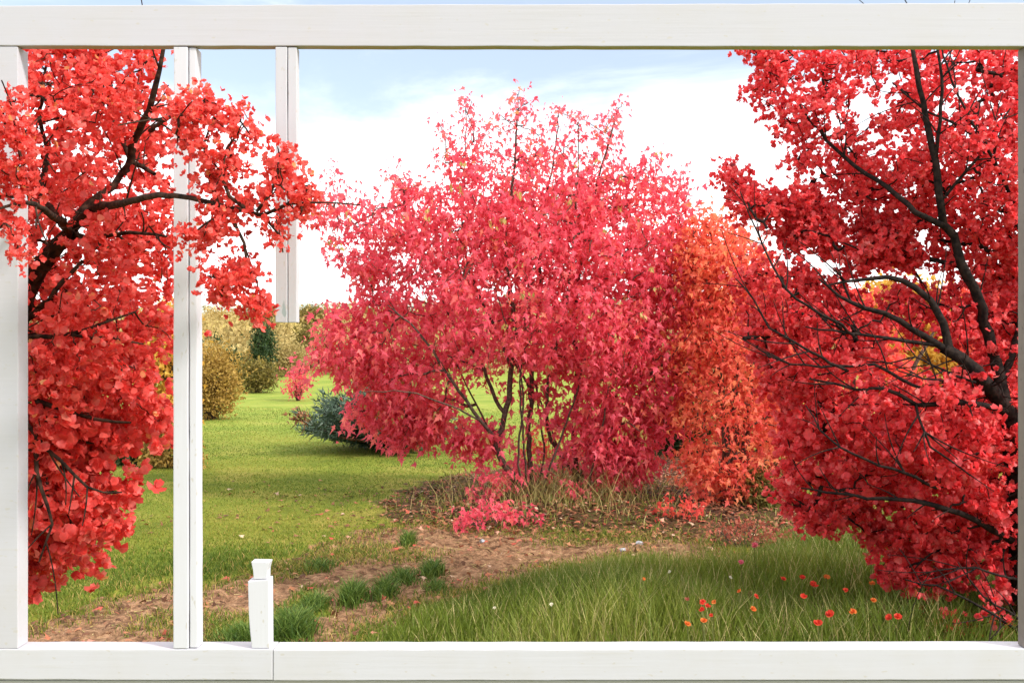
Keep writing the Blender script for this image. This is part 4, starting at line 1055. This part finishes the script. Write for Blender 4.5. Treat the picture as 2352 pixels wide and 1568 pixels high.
# ------------------------------------------------------------------ the window
D = 2.6
fx = lambda px, y=D: (px - 1176) * y / F
fz = lambda py, y=D: EYE + (784 - py) * y / F
def prism(name, prof, y0, y1, mat, parent, bev=.0025, wob=.55):
    """outline in the front plane (photo pixels at distance D), given real depth; long edges wander a little like hand planed wood"""
    pts, corner = [], []
    for i, p in enumerate(prof):
        q = prof[(i + 1) % len(prof)]; n = max(1, int(math.hypot(q[0] - p[0], q[1] - p[1]) / 55))
        for k in range(n):
            t = k / n; j = (0, 0) if k == 0 else (random.uniform(-wob, wob) if abs(q[1] - p[1]) > abs(q[0] - p[0]) else 0, random.uniform(-wob, wob) if abs(q[0] - p[0]) > abs(q[1] - p[1]) else 0)
            pts.append((p[0] + (q[0] - p[0]) * t + j[0], p[1] + (q[1] - p[1]) * t + j[1])); corner.append(k == 0)
    bm = bmesh.new()
    f = [bm.verts.new((fx(a), y0, fz(b))) for a, b in pts]
    k = [bm.verts.new((fx(a), y1, fz(b))) for a, b in pts]
    bm.faces.new(f); bm.faces.new(k[::-1])
    n = len(pts)
    for i in range(n): bm.faces.new((f[(i + 1) % n], f[i], k[i], k[(i + 1) % n]))
    bmesh.ops.recalc_face_normals(bm, faces=bm.faces)
    E = [e for e in bm.edges if abs(e.verts[0].co.y - e.verts[1].co.y) < 1e-6 or corner[(f.index(e.verts[0]) if e.verts[0] in f else k.index(e.verts[0]))]]
    bmesh.ops.bevel(bm, geom=E, offset=bev, segments=2, affect='EDGES', profile=.6)
    me = bpy.data.meshes.new(name); bm.to_mesh(me); bm.free()
    return link(name, me, mat, parent)
def rect(x0, x1, y0, y1, j=0):
    """y0 top, y1 bottom in pixels; hand planed, so edges wander a little"""
    return [(x0, y0), (x1, y0), (x1, y1), (x0, y1)]
wf = empty('window_frame', (0, D + .03, fz(1562)))
tag(wf, 'white painted wooden window frame with worn posts in front of the garden', 'window frame')
gap = .6
prism('top_rail', [(-150, 14), (120, 12), (700, 11), (1300, 10), (1900, 8), (2500, 6), (2500, 107), (1800, 107), (1200, 106.5), (600, 106), (-150, 105)], D, D + .034, M['rail'], wf)
prism('bottom_rail', [(-150, 1490), (626.3, 1490), (626.3, 1561), (300, 1561), (-150, 1558)], D, D + .068, M['rail_low'], wf)
prism('bottom_rail', [(627.5, 1490.8), (2500, 1489), (2500, 1560), (1600, 1561), (627.5, 1562)], D, D + .068, M['rail_low'], wf)
prism('stile', rect(-90, 40, 106.5, 1489.2), D + .002, D + .058, M['rail'], wf)
prism('stile', rect(2353.5, 2480, 107.5, 1488), D + .002, D + .036, M['bare'], wf)  # right stile, coloured dark to stand for shade on its inner face
mu = prism('mullion', [(398, 107.4), (430.5, 107.4), (432, 1489.3), (397, 1489.3)], D + .0015, D + .060, M['post'], wf)
prism('bead', [(432.2, 108), (449, 108), (452.5, 1488.5), (433.8, 1488.5)], D + .006, D + .052, M['post'], mu, .003)
hg = prism('hanging_mullion', [(632, 107.6), (659, 107.6), (659.5, 741), (632, 740)], D + .0015, D + .038, M['hang'], wf, .002)
prism('bead', [(660.6, 108), (681, 108), (681, 740.4), (661, 740.6)], D + .0035, D + .036, M['hang'], hg, .002)
st = prism('mullion_stub', [(577, 1489.3), (573, 1450), (570, 1410), (568, 1335), (592, 1332.5), (617, 1331), (617.5, 1400), (618, 1489.3)], D + .004, D + .050, M['post'], wf)
prism('cap', [(581, 1331.5), (579, 1310), (575, 1291), (617, 1292), (612, 1310), (611.5, 1330.4)], D + .008, D + .046, M['post'], st, .0015)
# low wall under the window
bm = bmesh.new()
def box(bm, x0, x1, y0, y1, z0, z1):
    v = [bm.verts.new(p) for p in ((x0, y0, z0), (x1, y0, z0), (x1, y1, z0), (x0, y1, z0), (x0, y0, z1), (x1, y0, z1), (x1, y1, z1), (x0, y1, z1))]
    for q in ((0, 1, 5, 4), (1, 2, 6, 5), (2, 3, 7, 6), (3, 0, 4, 7), (4, 5, 6, 7), (3, 2, 1, 0)): bm.faces.new([v[i] for i in q])
box(bm, fx(-140), fx(2490), D + .012, D + .16, -.05, fz(1562.6))
bmesh.ops.recalc_face_normals(bm, faces=bm.faces)
bmesh.ops.bevel(bm, geom=list(bm.edges), offset=.004, segments=2, affect='EDGES')
me = bpy.data.meshes.new('garden_wall'); bm.to_mesh(me); bm.free()
tag(link('garden_wall', me, M['wall']), 'low grey plastered wall carrying the white window frame', 'wall')

# ------------------------------------------------------------------ light, sky, camera
to_sun = Vector((.72, -.38, .64)).normalized()
el = math.asin(to_sun.z); az = math.atan2(to_sun.x, to_sun.y)
sun = bpy.data.lights.new('sun', 'SUN'); sun.energy = 2.3; sun.angle = R(7); sun.color = (1, .955, .88)
so = bpy.data.objects.new('sun', sun); COL.objects.link(so); so.rotation_euler = to_sun.to_track_quat('Z', 'Y').to_euler()

w = bpy.data.worlds.new('World'); S.world = w; w.use_nodes = True
nt = w.node_tree; nt.nodes.clear(); N = nt.nodes.new; L = nt.links.new
sky = N('ShaderNodeTexSky'); sky.sky_type = 'NISHITA'; sky.sun_disc = False; sky.sun_elevation = el; sky.sun_rotation = az
sky.air_density = 1.0; sky.dust_density = .6; sky.ozone_density = 1.0
b1 = N('ShaderNodeBackground'); b1.inputs['Strength'].default_value = .088; L(sky.outputs[0], b1.inputs['Color'])
b2 = N('ShaderNodeBackground'); b2.inputs['Color'].default_value = (.985, .995, 1, 1); b2.inputs['Strength'].default_value = 1.05
tc = N('ShaderNodeTexCoord')
mp = N('ShaderNodeMapping'); mp.inputs['Scale'].default_value = (1.6, 1.6, 6.5); mp.inputs['Location'].default_value = (3.1, 1.7, .35); mp.inputs['Rotation'].default_value = (0, R(9), 0)
L(tc.outputs['Generated'], mp.inputs['Vector'])
nz = N('ShaderNodeTexNoise'); nz.inputs['Scale'].default_value = 1.5; nz.inputs['Detail'].default_value = 7; nz.inputs['Roughness'].default_value = .60; nz.inputs['Distortion'].default_value = .35
L(mp.outputs[0], nz.inputs['Vector'])
sp = N('ShaderNodeSeparateXYZ'); L(tc.outputs['Generated'], sp.inputs[0])
hz = N('ShaderNodeMapRange'); hz.inputs[1].default_value = .12; hz.inputs[2].default_value = .27; hz.inputs[3].default_value = .45; hz.inputs[4].default_value = -.16
L(sp.outputs['Z'], hz.inputs[0])
ad = N('ShaderNodeMath'); ad.operation = 'ADD'; 
up = N('ShaderNodeMapRange'); up.inputs[1].default_value = .34; up.inputs[2].default_value = .60; up.inputs[3].default_value = 0; up.inputs[4].default_value = .5   # unseen thicker cloud overhead, added to brighten and soften the ambient fill
L(sp.outputs['Z'], up.inputs[0])
cv = N('ShaderNodeMath'); cv.operation = 'ADD'; L(hz.outputs[0], cv.inputs[0]); L(up.outputs[0], cv.inputs[1])
L(nz.outputs['Fac'], ad.inputs[0]); L(cv.outputs[0], ad.inputs[1])
cm = N('ShaderNodeMapRange'); cm.interpolation_type = 'SMOOTHSTEP'; cm.inputs[1].default_value = .34; cm.inputs[2].default_value = .80; cm.inputs[3].default_value = .18
L(ad.outputs[0], cm.inputs[0])
mx = N('ShaderNodeMixShader'); L(cm.outputs[0], mx.inputs[0]); L(b1.outputs[0], mx.inputs[1]); L(b2.outputs[0], mx.inputs[2])
o = N('ShaderNodeOutputWorld'); L(mx.outputs[0], o.inputs[0])

cam = bpy.data.cameras.new('camera'); cam.lens = 35; cam.sensor_width = 36; cam.clip_end = 6000; cam.clip_start = .05
co = bpy.data.objects.new('camera', cam); COL.objects.link(co); co.location = (0, 0, EYE); co.rotation_euler = (R(90), 0, 0)
S.camera = co

S.view_settings.view_transform = 'Standard'; S.view_settings.look = 'None'; S.view_settings.exposure = 1.05; S.view_settings.gamma = 1
S.render.engine = 'CYCLES'
cy = S.cycles
cy.max_bounces = 8; cy.diffuse_bounces = 6; cy.glossy_bounces = 2; cy.transmission_bounces = 4; cy.transparent_max_bounces = 4
cy.caustics_reflective = False; cy.caustics_refractive = False
cy.use_denoising = True
